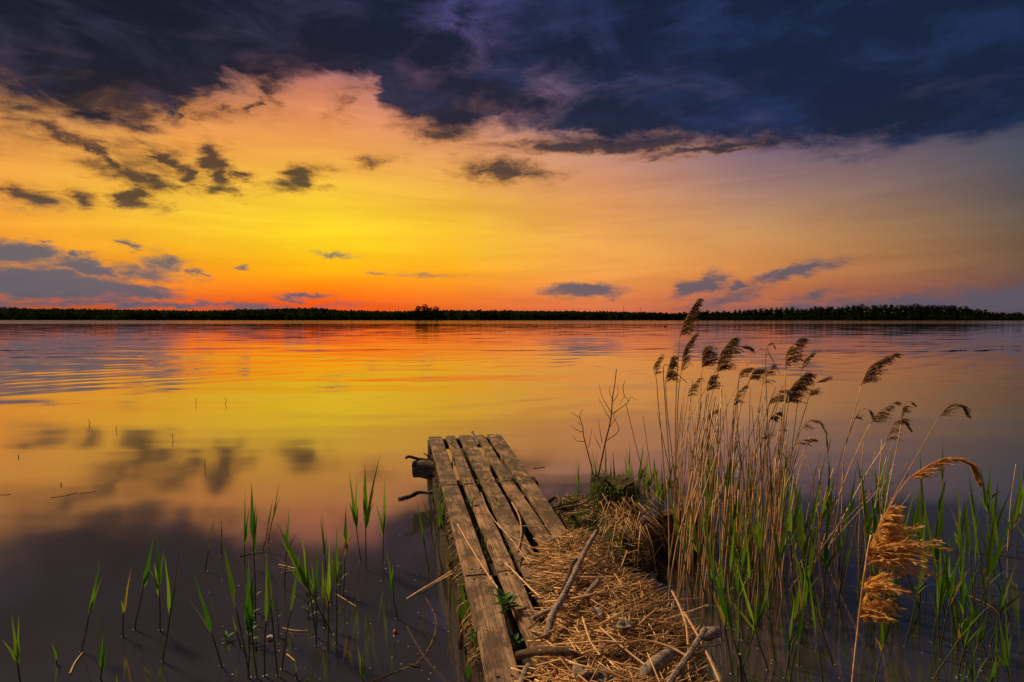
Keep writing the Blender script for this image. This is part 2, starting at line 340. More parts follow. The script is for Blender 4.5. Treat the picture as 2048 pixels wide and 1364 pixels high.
# ------------------------------------------------------------------ mesh helpers
class MB:
    def __init__(s): s.v = []; s.f = []
    def quad(s, a, b, c, d):
        k = len(s.v); s.v += [a, b, c, d]; s.f.append((k, k+1, k+2, k+3))
    def tube(s, pts, rad, n=6, cap=True, jit=0.0):
        pts = [Vector(p) for p in pts]; N = len(pts)
        if not hasattr(rad, '__len__'): rad = [rad] * N
        k = len(s.v); up = None
        for i, p in enumerate(pts):
            d = (pts[min(i+1, N-1)] - pts[max(i-1, 0)])
            d = d.normalized() if d.length > 1e-9 else Vector((0, 0, 1))
            if up is None: up = d.orthogonal().normalized()
            up = (up - d * up.dot(d))
            up = up.normalized() if up.length > 1e-6 else d.orthogonal().normalized()
            q = d.cross(up)
            for j in range(n):
                a = 2 * math.pi * j / n; r = rad[i] * (1 + (random.uniform(-jit, jit) if jit else 0))
                s.v.append(p + up * math.cos(a) * r + q * math.sin(a) * r)
        for i in range(N-1):
            for j in range(n):
                a = k + i*n + j; b = k + i*n + (j+1) % n
                s.f.append((a, b, b+n, a+n))
        if cap:
            s.f.append(tuple(k + j for j in reversed(range(n)))); s.f.append(tuple(k + (N-1)*n + j for j in range(n)))
    def blade(s, pts, wid, side, fold=0.25):          # a leaf: a strip folded along its midrib
        pts = [Vector(p) for p in pts]; N = len(pts); k = len(s.v)
        side = Vector(side).normalized()
        for i, p in enumerate(pts):
            d = (pts[min(i+1, N-1)] - pts[max(i-1, 0)]).normalized()
            sd_ = side - d * side.dot(d); sd_ = sd_.normalized() if sd_.length > 1e-6 else d.orthogonal()
            nn = d.cross(sd_); h = wid[i] / 2
            s.v += [p - sd_ * h + nn * h * fold, p, p + sd_ * h + nn * h * fold]
        for i in range(N-1):
            a = k + 3*i
            s.f += [(a, a+1, a+4, a+3), (a+1, a+2, a+5, a+4)]
    def build(s, name, material, parent=None, smooth=True, origin=None):
        me = bpy.data.meshes.new(name)
        vs = s.v if origin is None else [Vector(v) - origin for v in s.v]
        me.from_pydata([tuple(v) for v in vs], [], s.f); me.materials.append(MATS[material])
        if smooth: me.polygons.foreach_set('use_smooth', [True] * len(me.polygons))
        me.update()
        o = bpy.data.objects.new(name, me); COL.objects.link(o)
        if parent is not None: o.parent = parent
        if origin is not None: o.location = origin
        return o
def tag(o, label, cat, group=None, kind=None):
    if label: o['label'] = label
    if cat: o['category'] = cat
    if group: o['group'] = group
    if kind: o['kind'] = kind
    return o
def thing(name, loc, label, cat, group=None):
    e = bpy.data.objects.new(name, None); COL.objects.link(e); e.location = loc; e.empty_display_size = .05
    return tag(e, label, cat, group)
def local(e, pts): return [Vector(p) - e.location for p in pts]
def curve(ctrl, n=10):                               # Catmull-Rom through the control points
    c = [Vector(p) for p in ctrl]
    if len(c) == 2: return [c[0].lerp(c[1], i / n) for i in range(n + 1)]
    c = [c[0] * 2 - c[1]] + c + [c[-1] * 2 - c[-2]]; out = []; segs = len(c) - 3
    for i in range(n + 1):
        u = i / n * segs; k = min(int(u), segs - 1); f = u - k
        p0, p1, p2, p3 = c[k:k+4]
        out.append(0.5 * ((2*p1) + (p2-p0)*f + (2*p0-5*p1+4*p2-p3)*f*f + (3*p1-p0-3*p2+p3)*f**3))
    return out
U = random.uniform

# ------------------------------------------------------------------ setting: lake bed, water, far shore
b = MB(); NX, NY = 60, 60
for j in range(NY + 1):
    for i in range(NX + 1):
        u, v = i / NX * 2 - 1, j / NY
        x = 2600 * u * abs(u) ** 1.6; y = -14 + 4200 * v ** 3
        z = -0.42 - 0.05 * max(0, min(y, 60)) + .05 * mnoise.noise((x * .8, y * .8, 0))
        if y < -1.5: z = -0.42 + (-1.5 - y) * .16
        b.v.append((x, y, z))
for j in range(NY):
    for i in range(NX):
        a = j * (NX + 1) + i; b.f.append((a, a+1, a+NX+2, a+NX+1))
tag(b.build('lake_bed', 'lake_bed'), None, None, kind='structure')
b = MB(); b.quad((-6000, -9, 0), (6000, -9, 0), (6000, 9000, 0), (-6000, 9000, 0))
tag(b.build('water', 'water', smooth=False), None, None, kind='structure')

SHORE = 1050.0
def skyline(px):
    tab = [(-600,612),(0,613),(100,615),(300,618),(420,620),(480,617),(560,614),(630,613.5),(690,619),(820,621),(890,618.5),(980,619),(1100,620),(1250,622),(1330,625),(1370,627),(1600,627),(2048,629),(2700,629)]
    for (a, ya), (c, yc) in zip(tab, tab[1:]):
        if a <= px <= c: return ya + (yc - ya) * (px - a) / (c - a)
    return 622
def top_z(px, Y): return at(px, skyline(px), Y).z
b = MB(); cols_ = []
n = 160
for i in range(n + 1):
    px = -900 + 3900 * i / n
    base_d = SHORE + 12 * math.sin(px * .013) + 8 * math.sin(px * .037)
    sk = at(px, skyline(px), base_d + 160).z
    for (dy, z) in ((-6, -1.0), (0, .35), (10, 1.2), (26, max(3, sk * .55)), (60, max(4, sk * .80)), (420, max(4, sk * .8)), (4000, 14)):
        p = at(px, 640, base_d + dy); b.v.append((p.x, base_d + dy, z))
for i in range(n):
    for j in range(6):
        a = i * 7 + j; b.f.append((a, a+7, a+8, a+1))
tag(b.build('far_shore', 'far_ground'), None, None, kind='structure')

def crown_faces(mb, c, rx, rz, nf, size, pointed=False):
    for _ in range(nf):
        z = U(-1, 1); a = U(0, 6.283); rr = math.sqrt(max(0, 1 - z*z)) * (U(.35, 1) ** .5)
        if pointed: rr *= .55 * (1 - z) + .12
        p = Vector((c[0] + math.cos(a) * rr * rx, c[1] + math.sin(a) * rr * rx, c[2] + z * rz * U(.8, 1)))
        s = size * U(.6, 1.3)
        d1 = Vector((U(-1, 1), U(-1, 1), U(-.6, .6))).normalized() * s; d2 = Vector((U(-.6, .6), U(-.6, .6), U(-1, 1))).normalized() * s
        k = len(mb.v); mb.v += [p - d1, p + d2, p + d1, p - d2]; mb.f.append((k, k+1, k+2, k+3))
# far wood: too far away to count
b = MB()
for i in range(3600):
    px = U(-500, 2500)
    row = U(0, 1)
    base_d = SHORE + 12 * math.sin(px * .013) + 8 * math.sin(px * .037) + 8 + 190 * row
    p = at(px, 640, base_d); zt = max(6, top_z(px, SHORE + 160) * (.72 + .25 * row) + U(-1.2, .8) + 1.2 * mnoise.noise((px * .02, 0, 0)))
    h = U(9, 15); gz = zt - h
    crown_faces(b, (p.x, base_d, zt - h * .5), U(2.8, 4.4), h * .52, 16, 2.1, random.random() < .6)
    if row < .5: crown_faces(b, (p.x, base_d * 0 + SHORE + 12 * math.sin(px * .013) + 8 * math.sin(px * .037) + U(2, 8), U(3, 9)), 5, 6, 10, 2.4)
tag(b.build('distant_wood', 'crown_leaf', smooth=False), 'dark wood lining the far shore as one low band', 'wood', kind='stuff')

# trees of the nearer wood on the right and on the point in the middle: individuals
def tree_mesh(h, rx, nf, pointed=False):
    tr = MB(); tr.tube([(0, 0, -.5), (.1*U(-1,1), 0, h*.3), (.3*U(-1,1), .2, h*.6), (0, 0, h*.92)], [.38, .30, .2, .05], 5)
    for _ in range(5):
        a = U(0, 6.28); z0 = h * U(.3, .6)
        tr.tube([(0, 0, z0), (math.cos(a)*rx*.45, math.sin(a)*rx*.45, z0 + h*.12), (math.cos(a)*rx*.8, math.sin(a)*rx*.8, z0 + h*.2)], [.14, .09, .03], 4, False)
    cr = MB()
    for _ in range(6):
        a = U(0, 6.28); q = U(.1, .55) * rx
        crown_faces(cr, (math.cos(a)*q, math.sin(a)*q, h * U(.45, .86)), rx * U(.42, .62), h * U(.10, .17), nf // 6, .62)
    crown_faces(cr, (0, 0, h * .82), rx * .5, h * .16, nf // 5, .6)
    crown_faces(cr, (0, 0, h * .34), rx * .7, h * .26, nf // 4, .8)
    return tr, cr
protos = []
for i in range(7):
    h = 22.0; tr, cr = tree_mesh(h, U(4.2, 5.8), 330)
    protos.append((tr, cr))
proto_me = []
def plant_tree(px, top_y, Y, k, label, group, wide=1.0, name='deciduous_tree'):
    p = at(px, 640, Y); ht = at(px, top_y, Y).z - .6
    e = thing(name, (p.x, Y, .5), label, 'tree', group)
    e.rotation_euler.z = U(0, 6.28); e.scale = (ht / 22 * wide, ht / 22 * wide, ht / 22)
    if k not in [q[0] for q in proto_me]:
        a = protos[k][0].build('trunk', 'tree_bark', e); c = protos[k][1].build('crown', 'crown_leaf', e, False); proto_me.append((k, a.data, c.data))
    else:
        _, ma, mc = [q for q in proto_me if q[0] == k][0]
        for nm, me in (('trunk', ma), ('crown', mc)):
            o = bpy.data.objects.new(nm, me); COL.objects.link(o); o.parent = e
    return e
rtab = [(1378,620),(1430,622),(1470,621),(1500,616),(1530,618),(1570,614),(1600,618),(1640,613),(1680,613),(1705,609),(1740,611),(1765,611),(1800,612),(1825,608),(1870,611),(1905,611),(1935,614),(1960,619),(1990,624),(2030,628),(2100,630),(2300,630)]
def rsky(px):
    for (a, ya), (c, yc) in zip(rtab, rtab[1:]):
        if a <= px <= c: return ya + (yc - ya) * (px - a) / (c - a)
    return 628
x = 1376
while x < 2080:
    big = rsky(x) < 614
    lab = 'tall leafy tree in the high middle of the wood on the right shore' if big else ('lower leafy tree in the wood on the right shore, nearer the reeds' if x < 1650 else 'small sparse tree where the right shore wood tapers off')
    plant_tree(x, rsky(x) - 2 + U(-1.6, 2.4), 940 + U(-14, 20), random.randrange(7), lab, ('tall trees of the right shore wood' if big else ('lower trees of the right shore wood' if x < 1650 else 'small trees at the right end of the wood')), U(.85, 1.2))
    x += U(7.5, 12.5)
b = MB()
for i in range(170):                                 # undergrowth and rear rows of that wood
    px = 1372 + 720 * i / 170 + U(-3, 3); p = at(px, 640, 960 + U(0, 40)); zt = at(px, rsky(px), 960).z
    crown_faces(b, (p.x, p.y, max(2.5, zt * .42)), 6.0, max(3, zt * .46), 70, 1.7)
    crown_faces(b, (p.x, 934 + U(-4, 4), 3.0), 6, 4.0, 22, 1.5)
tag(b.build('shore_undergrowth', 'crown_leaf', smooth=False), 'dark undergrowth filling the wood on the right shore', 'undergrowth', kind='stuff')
b = MB(); 
for i in range(41):
    px = 1365 + 760 * i / 40
    for dy, z in ((-12, -.6), (-4, .4), (40, 1.2), (120, 2.0)):
        p = at(px, 640, 934 + dy); b.v.append((p.x, p.y, z))
for i in range(40):
    for j in range(3):
        a = i*4 + j; b.f.append((a, a+4, a+5, a+1))
tag(b.build('right_shore', 'far_ground'), None, None, kind='structure')
for px, ty, wd, lb in ((837,611,1.5,'leftmost round tree of the clump standing out mid shore'),(849,607,1.7,'tallest broad tree of the clump standing out mid shore'),(862,614,1.2,'low slim tree in the middle of the clump mid shore'),(873,611.5,1.45,'rounded tree at the right of the clump mid shore'),(884,620,1.2,'low bushy tree ending the clump mid shore on the right'),(828,622,1.2,'low bushy tree at the left foot of the clump mid shore')):
    plant_tree(px, ty, 900, random.randrange(7), lb, None, wd, 'shore_tree')
b = MB()
for i in range(21):
    px = 805 + 110 * i / 20
    for dy, z in ((-9, -.6), (-3, .5), (10, .9), (18, -.6)):
        q = at(px, 640, 900 + dy); e_ = math.sin(math.pi * i / 20) ** .5
        b.v.append((q.x, 900 + dy * max(.1, e_), z if e_ > .1 else -.6))
for i in range(20):
    for j in range(3):
        a = i*4 + j; b.f.append((a, a+4, a+5, a+1))
tag(b.build('wooded_point', 'far_ground'), None, None, kind='structure')
for px, ty, lb in ((1247,615,'thin lattice mast rising above the far wood, the left one'),(1281,617.5,'thin lattice mast rising above the far wood, the right one')):
    Yd = 1400; p = at(px, 640, Yd); zt = at(px, ty, Yd).z
    e = thing('radio_mast', (p.x, Yd, 0), lb, 'mast')
    mb = MB()
    for a in range(3): mb.tube([(math.cos(a*2.1)*1.0, math.sin(a*2.1)*1.0, 0), (math.cos(a*2.1)*.4, math.sin(a*2.1)*.4, zt)], .16, 4)
    for kk in range(9):
        z0 = zt * kk / 9; r0 = 1.0 - .6 * kk / 9
        for a in range(3): mb.tube([(math.cos(a*2.1)*r0, math.sin(a*2.1)*r0, z0), (math.cos(a*2.1+2.1)*r0*.93, math.sin(a*2.1+2.1)*r0*.93, z0 + zt / 9)], .09, 3, False)
    mb.build('lattice_tower', 'mast_metal', e)
    mb = MB()
    for a in range(3): mb.tube([(math.cos(a*2.1)*.9, math.sin(a*2.1)*.9, zt - 1), (math.cos(a*2.1)*.9, math.sin(a*2.1)*.9, zt + 2)], .22, 5)
    mb.build('antenna', 'mast_metal', e)
# a water bird far out
p = on(1330, 653.5); e = thing('waterbird', p, 'tiny dark bird floating far out on the lake', 'bird')
mb = MB(); mb.tube(curve([(-.26,0,.10),(-.16,0,.08),(0,0,.07),(.16,0,.08),(.2,0,.16),(.22,0,.26),(.27,0,.29),(.36,0,.27)], 14), [.02,.06,.10,.125,.13,.13,.115,.09,.06,.05,.05,.055,.05,.03,.012], 8)
mb.build('body', 'bird_feather', e)

# ------------------------------------------------------------------ jetty
DZ = 0.40
jt = thing('jetty', on(930, 1000, 0), 'weathered plank jetty running out over the lake', 'jetty')
def plank(c0, c1, c2, c3, th=.038, mat_='plank_wood', dz=0.0, name='plank'):
    # pixel corners of the top face: far left, far right, near right, near left
    A, B, C, D = [on(px, py, DZ + dz) for px, py in (c0, c1, c2, c3)]
    cen = (A + B + C + D) / 4; yax = ((A + B) - (C + D)).normalized(); xax = Vector((yax.y, -yax.x, 0))
    rot = math.atan2(-yax.x, yax.y)
    L = ((A + B) / 2 - (C + D) / 2).length
    loc = lambda q: Vector(((q - cen).dot(xax), (q - cen).dot(yax), 0))
    a, b_, c, d = loc(A), loc(B), loc(C), loc(D)
    NL, prof = max(10, int(L / .06)), None
    mb = MB(); sd_ = U(0, 99); bend = U(-.004, .004)
    ring = [(-1, -th), (-1.0, -.006), (-.94, 0), (-.5, .001), (0, .0015), (.5, .001), (.94, 0), (1.0, -.006), (1, -th)]
    for i in range(NL + 1):
        f = i / NL; l = d.lerp(a, f); r_ = c.lerp(b_, f); mid = (l + r_) / 2; hw = (r_ - l) / 2
        e0 = .007 if i in (0, NL) else 0
        for k, (u, z) in enumerate(ring):
            q = mid + hw * u
            j = mnoise.noise((f * L * 5 + sd_, u * 1.5, 3)) * .004 + mnoise.noise((f * L * 21 + sd_, u * 3, 5)) * .0016
            dy = mnoise.noise((u * 3 + sd_, f * 7, 1)) * .006 if i in (0, NL) else 0
            mb.v.append((q.x + (j if abs(u) > .9 else 0), q.y + dy, z - e0 * (z > -.01) + j * .35 + bend * math.sin(f * 3.14)))
    nr = len(ring)
    for i in range(NL):
        for k in range(nr - 1):
            p_ = i*nr + k; mb.f.append((p_, p_+1, p_+nr+1, p_+nr))
        p_ = i*nr; mb.f.append((p_ + nr - 1, p_, p_ + nr, p_ + 2*nr - 1))
    mb.f.append(tuple(range(nr))); mb.f.append(tuple(NL*nr + k for k in reversed(range(nr))))
    mb.f = [tuple(reversed(q)) for q in mb.f]
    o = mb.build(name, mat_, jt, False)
    o.location = cen - jt.location; o.rotation_euler.z = rot
    mod_smooth(o); return o
def mod_smooth(o):
    me = o.data; me.polygons.foreach_set('use_smooth', [True] * len(me.polygons))
    try: me.set_sharp_from_angle(angle=R(40))
    except Exception: pass
P = plank
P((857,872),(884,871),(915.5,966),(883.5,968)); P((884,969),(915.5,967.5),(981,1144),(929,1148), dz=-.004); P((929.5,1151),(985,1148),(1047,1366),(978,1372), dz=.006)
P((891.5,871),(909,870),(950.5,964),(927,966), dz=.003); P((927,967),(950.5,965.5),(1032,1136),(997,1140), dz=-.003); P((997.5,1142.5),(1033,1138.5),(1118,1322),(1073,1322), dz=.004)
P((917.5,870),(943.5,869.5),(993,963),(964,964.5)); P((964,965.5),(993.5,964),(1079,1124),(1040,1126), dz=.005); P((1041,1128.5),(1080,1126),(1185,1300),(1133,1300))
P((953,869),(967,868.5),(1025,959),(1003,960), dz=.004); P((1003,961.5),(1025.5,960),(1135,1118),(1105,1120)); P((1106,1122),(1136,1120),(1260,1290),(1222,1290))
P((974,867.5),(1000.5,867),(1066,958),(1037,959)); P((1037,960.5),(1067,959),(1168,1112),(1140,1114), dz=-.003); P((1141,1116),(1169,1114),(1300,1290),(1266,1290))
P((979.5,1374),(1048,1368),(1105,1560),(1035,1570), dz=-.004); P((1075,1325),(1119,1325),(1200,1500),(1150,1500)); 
for l, r_, l0, r0 in (((1035,1570),(1105,1560),(929,1148),(981,1144)),((1150,1500),(1200,1500),(997,1140),(1032,1136)),((1133,1300),(1185,1300),(964,965),(993,964)),((1222,1290),(1260,1290),(1003,961),(1025,960)),((1266,1290),(1300,1290),(1037,960),(1067,959))):
    A, B = on(*l, DZ), on(*r_, DZ); d = ((A + B) / 2 - (on(*l0, DZ) + on(*r0, DZ)) / 2).normalized(); A, B = A + d * .008, B + d * .008
    C_, D_ = B + d * (2.6 + B.y), A + d * (2.6 + A.y)
    mb = MB(); cen = (A + B + C_ + D_) / 4; ang = math.atan2(d.x, -d.y); hl = (A - D_).length / 2; hw = (B - A).length / 2
    n_ = 20
    for i in range(n_ + 1):
        y = hl - 2 * hl * i / n_
        for x_, z_ in ((-hw, -.038), (-hw, -.005), (-hw * .95, 0), (hw * .95, 0), (hw, -.005), (hw, -.038)): mb.v.append((x_ + .003 * mnoise.noise((i * .9, x_ * 40, hw * 90)), y, z_))
    for i in range(n_):
        for k in range(6): mb.f.append((i*6 + k, i*6 + (k+1) % 6, i*6 + 6 + (k+1) % 6, i*6 + 6 + k))
    mb.f += [tuple(range(6)), tuple(n_*6 + k for k in reversed(range(6)))]
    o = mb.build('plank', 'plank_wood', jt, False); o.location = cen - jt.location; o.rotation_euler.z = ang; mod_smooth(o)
# framing under the planks
def beam(a, c, wd, ht, name, mat_='dark_wood', z=None):
    mb = MB(); d = (c - a).normalized(); q = Vector((-d.y, d.x, 0)) * wd / 2; n_ = 8
    for i in range(n_ + 1):
        p = a.lerp(c, i / n_) + Vector((0, 0, mnoise.noise((i * .7, a.x, 2)) * .006))
        mb.v += [p - q, p + q, p + q - Vector((0, 0, ht)), p - q - Vector((0, 0, ht))]
    for i in range(n_):
        for k in range(4): mb.f.append((i*4 + k, i*4 + (k+1) % 4, i*4 + 4 + (k+1) % 4, i*4 + 4 + k))
    mb.f += [(3, 2, 1, 0), tuple(n_*4 + k for k in range(4))]
    mb.v = local(jt, mb.v); return mb.build(name, mat_, jt, False)
zt = DZ - .045
for (l, r_, wd) in (((860,880),(1000,874),.09),((884,966),(1072,958),.14),((931,1147),(1150,1113),.15),((985,1340),(1290,1275),.12)):
    a, c = on(*l, zt), on(*r_, zt); beam(a, c, wd, .10, 'cross_beam')
beam(on(861,880,zt-.11), on(1003,1480,zt-.11), .07, .13, 'side_beam'); beam(on(995,876,zt-.11), on(1290,1285,zt-.11), .07, .13, 'side_beam')
beam(on(925,876,zt-.115), on(1150,1400,zt-.115), .08, .12, 'side_beam')
for px, py in ((864,885),(990,878),(886,972),(1062,960),(934,1155),(1140,1118),(990,1350)):
    p = on(px, py, zt); mb = MB()
    mb.tube(local(jt, [p + Vector((.01, 0, -.02)), p + Vector((0, 0, -.3)), p + Vector((-.015, .01, -1.2))]), [.055, .06, .058], 9, jit=.08); mb.build('post', 'bark', jt)
# broken boards hanging on the left flank
for (pa, pb, z0, wd, hg) in (((868,955),(884,1030),.26,.025,.13),((883,1058),(903,1120),.24,.03,.17),((900,1130),(935,1230),.20,.03,.20)):
    beam(on(*pa, z0), on(*pb, z0), wd, hg, 'flank_board', 'bark')
# nail heads, two at each plank end
nb = MB()
for o in [c for c in jt.children if c.name.startswith('plank')]:
    me = o.data; ys = [v.co.y for v in me.vertices]; y0, y1 = min(ys), max(ys)
    xs = [v.co.x for v in me.vertices]; hw = (max(xs) - min(xs)) / 2
    nb = MB()
    for yy in (y0 + .05, y1 - .05):
        for xx in (-.45, .45):
            f = (yy - y0) / (y1 - y0)
            nb.tube([(xx * hw * .8 + U(-.008, .008), yy + U(-.012, .012), -.002), (xx * hw * .8, yy, .003)], .0045, 6)
    nb.build('nail', 'dark_wood', o)

# cross log that sticks out on the left, with its twigs
def log_mesh(pts, rad, n=14, bump_=.06, seed=1):
    mb = MB(); pts = curve(pts, 12); N = len(pts)
    rr = [rad[0] + (rad[-1] - rad[0]) * i / (N - 1) if len(rad) == 2 else rad[min(len(rad) - 1, int(i / (N - 1) * (len(rad) - 1) + .5))] for i in range(N)]
    rr[0] *= .86; rr[-1] *= .86
    mb.tube(pts, rr, n)
    for i, v in enumerate(mb.v): mb.v[i] = v + Vector((mnoise.noise(v * 9 + Vector((seed, 0, 0))), mnoise.noise(v * 9 + Vector((0, seed, 0))), mnoise.noise(v * 9 + Vector((0, 0, seed))))) * rad[0] * bump_ * 2
    return mb
def log_thing(name, label, cat, pts, rad, mat_, n=14, bump_=.06, seed=1, group=None):
    o0 = Vector(pts[0]); e = log_mesh([Vector(p) - o0 for p in pts], rad, n, bump_, seed).build(name, mat_); e.location = o0; mod_smooth(e)
    return tag(e, label, cat, group)
Yl = on(870, 950, .2).y
log_thing('log', 'short round grey log sticking out under the left side of jetty', 'log', [at(825, 938, Yl - .02), at(850, 938, Yl), at(905, 944, Yl + .03)], [.082, .09], 'grey_log', 18, .10)
def stick(name, label, cat, ctrl, rad, mat_, group=None, n=8, seg=10):
    c = curve(ctrl, seg); o0 = c[0].copy(); N = len(c)
    rr = [rad[0] + (rad[1] - rad[0]) * i / (N - 1) for i in range(N)]
    for i in range(N): rr[i] *= 1 + .15 * mnoise.noise((i * .9, o0.x * 9, o0.y * 5))
    mb = MB(); mb.tube([p - o0 for p in c], rr, n); e = mb.build(name, mat_); e.location = o0; mod_smooth(e)
    return tag(e, label, cat, group)
stick('stick', 'crooked brown stick lying on top of the round grey log', 'stick', [at(811,917,Yl-.05), at(818,913,Yl-.03), at(836,918,Yl), at(862,922,Yl+.02), at(872,935,Yl+.03)], [.012,.016], 'brown_stick')
stick('stick', 'thin straight twig poking up behind the round grey log', 'stick', [at(847,906,Yl), at(858,914,Yl), at(868,922,Yl)], [.005,.007], 'brown_stick')
stick('driftwood', 'pale knobbly root end floating left of the jetty, below the log', 'driftwood', [on(798,998,.004), on(806,995,.008), on(818,992,.008), on(829,986,.012), on(838,983,.008), on(860,985,.006), on(868,980,.02)], [.018,.008], 'driftwood')
stick('stick', 'short grey stick wedged upright between planks at the jetty head', 'stick', [on(944.5,864,DZ+.07), on(950,874,DZ+.03), on(957,890,DZ-.03)], [.013,.016], 'driftwood')

# ------------------------------------------------------------------ stumps, tangle
def ground_Y(px, py, z=0): return on(px, py, z).y
Ys = 4.25
e = thing('mossy_stump', (at(1222, 1090, Ys).x, Ys, 0), 'dark mossy tree stump rising from the water beside the jetty', 'stump')
c0 = e.location
zt = at(1225, 958, Ys).z
mb = MB(); rings = 14; seg = 22
for i in range(rings + 1):
    f = i / rings; z = -.45 + (zt + .45) * f
    for k in range(seg):
        a = 6.2832 * k / seg
        r_ = .155 * (1 + .5 * (1 - f) ** 2) * (1 + .30 * mnoise.noise((math.cos(a) * 2, math.sin(a) * 2, f * 1.3)) + .16 * mnoise.noise((math.cos(a) * 7, math.sin(a) * 7, f * 6)))
        topw = (.07 * mnoise.noise((math.cos(a) * 1.6, math.sin(a) * 1.6, 4)) + .06 * mnoise.noise((math.cos(a) * 5, math.sin(a) * 5, 8))) if i == rings else 0
        mb.v.append((math.cos(a) * r_ + .03 * f, math.sin(a) * r_, z + topw))
for i in range(rings):
    for k in range(seg): mb.f.append((i*seg + k, i*seg + (k+1) % seg, (i+1)*seg + (k+1) % seg, (i+1)*seg + k))
mb.build('trunk', 'bark', e)
mb2 = MB(); 
for kk, rf in ((0, 1.0), (1, .6)):
    for k in range(seg):
        v = Vector(mb.v[rings*seg + k]); mb2.v.append(Vector((.03 + (v.x - .03) * rf, v.y * rf, v.z + .004 - (.03 if kk else 0) * (1 + mnoise.noise((k, 1, 1))))))
mb2.v.append(Vector((.03, 0, zt - .05)))
for k in range(seg):
    mb2.f.append((k, (k+1) % seg, seg + (k+1) % seg, seg + k)); mb2.f.append((seg + k, seg + (k+1) % seg, 2*seg))
mb2.build('cut_top', 'cut_wood', e)
mossb = MB()
for _ in range(2600):
    a = U(0, 6.28); f = U(.25, 1.02); r_ = .165 * U(.2 if f > .98 else .95, 1.08); z = f * zt
    q = Vector((.03 * f + math.cos(a) * r_, math.sin(a) * r_, z))
    l = U(.015, .06); mossb.blade([q, q + Vector((math.cos(a) * l * .7, math.sin(a) * l * .7, l * U(-1, .9)))], [.006, .001], (U(-1, 1), U(-1, 1), 0))
mo = mossb.build('moss', 'grass_blade', e); mo['kind'] = 'stuff'
# leaning log on the right
Y2 = 4.2
e = thing('leaning_log', (at(1345, 1075, Y2).x, Y2, 0), 'thick sawn log leaning behind the dry reed stems', 'log')
lp = [at(1268, 1090, Y2 - .1), at(1310, 1065, Y2), at(1352, 1046, Y2 + .05), at(1386, 1030, Y2 + .08)]
lm = log_mesh([p - e.location for p in lp], [.10, .125], 20, .12, 7); mod_smooth(lm.build('trunk', 'bare_wood', e))
ax = (lp[-1] - lp[-2]).normalized(); ctr = lp[-1] + ax * .004 - e.location; u1 = ax.orthogonal().normalized(); u2 = ax.cross(u1)
mb = MB(); mb.v.append(ctr + ax * .01)
for k in range(20): mb.v.append(ctr + (u1 * math.cos(k * .31416) + u2 * math.sin(k * .31416)) * .112)
for k in range(20): mb.f.append((0, 1 + k, 1 + (k + 1) % 20))
mb.build('sawn_face', 'cut_wood', e)
mb = MB()   # loose bark strip on its sunny top
tp = [p - e.location + Vector((0, -.045, .128)) for p in lp[1:]]
mb.blade(curve(tp, 10), [.03 + .11 * math.sin(3.14 * (i + .6) / 12) for i in range(11)], (0, 1, -.35), -.25); mb.build('bare_strip', 'bare_wood', e)
mb = MB(); q0 = at(1365, 1060, Y2 + .08) - e.location
mb.tube([q0, q0 + Vector((0, 0, -.3)), q0 + Vector((-.03, .02, -.9))], [.13, .14, .15], 14, jit=.05); mb.build('prop_post', 'bark', e)

# root and litter tangle between jetty and stump
poly = [(1085,1012),(1110,995),(1150,990),(1190,1000),(1245,1020),(1290,1060),(1300,1090),(1270,1118),(1230,1130),(1180,1110),(1120,1060)]
def inside(x, y, pg):
    c = False; j = len(pg) - 1
    for i in range(len(pg)):
        if (pg[i].y > y) != (pg[j].y > y) and x < (pg[j].x - pg[i].x) * (y - pg[i].y) / (pg[j].y - pg[i].y + 1e-12) + pg[i].x: c = not c
        j = i
    return c
def edge_d(x, y, pg):
    best = 9
    for i in range(len(pg)):
        a, c = pg[i - 1], pg[i]; d = c - a; t_ = max(0, min(1, ((x - a.x) * d.x + (y - a.y) * d.y) / (d.x**2 + d.y**2 + 1e-12)))
        best = min(best, math.hypot(a.x + d.x * t_ - x, a.y + d.y * t_ - y))
    return best
def mound(name, pg, zf, step, mat_, parent, zskirt):
    xs = [p.x for p in pg]; ys = [p.y for p in pg]; x0, x1, y0, y1 = min(xs), max(xs), min(ys), max(ys)
    nx, ny = int((x1 - x0) / step) + 1, int((y1 - y0) / step) + 1; mb = MB(); idx = {}
    def V(i, j):
        if (i, j) not in idx:
            x, y = x0 + i * step, y0 + j * step; ins = inside(x, y, pg); d = edge_d(x, y, pg) * (1 if ins else -1)
            idx[i, j] = len(mb.v); mb.v.append((x, y, zf(x, y, d) if d > 0 else zskirt))
        return idx[i, j]
    for i in range(-1, nx + 1):
        for j in range(-1, ny + 1):
            x, y = x0 + (i + .5) * step, y0 + (j + .5) * step
            if inside(x, y, pg) or edge_d(x, y, pg) < step * 1.5: mb.f.append((V(i, j), V(i+1, j), V(i+1, j+1), V(i, j+1)))
    if parent is not None: mb.v = local(parent, mb.v)
    return mb.build(name, mat_, parent)
pgT = [on(px, py, .22) for px, py in poly]
def zT(x, y, d): return .02 + .30 * (1 - math.exp(-max(d, 0) / .10)) + .05 * mnoise.noise((x * 7, y * 7, 0)) + .03 * mnoise.noise((x * 20, y * 20, 0))
tg = thing('root_tangle', on(1190, 1060, 0), 'dark clump of roots, moss and litter between jetty and stump', 'root clump')
mound('root_mass', pgT, zT, .025, 'moss_soil', tg, -.2)
def scatter(pg, zf):
    xs = [p.x for p in pg]; ys = [p.y for p in pg]
    while True:
        x, y = U(min(xs), max(xs)), U(min(ys), max(ys))
        if inside(x, y, pg): return x, y, zf(x, y, edge_d(x, y, pg))
mb = MB()
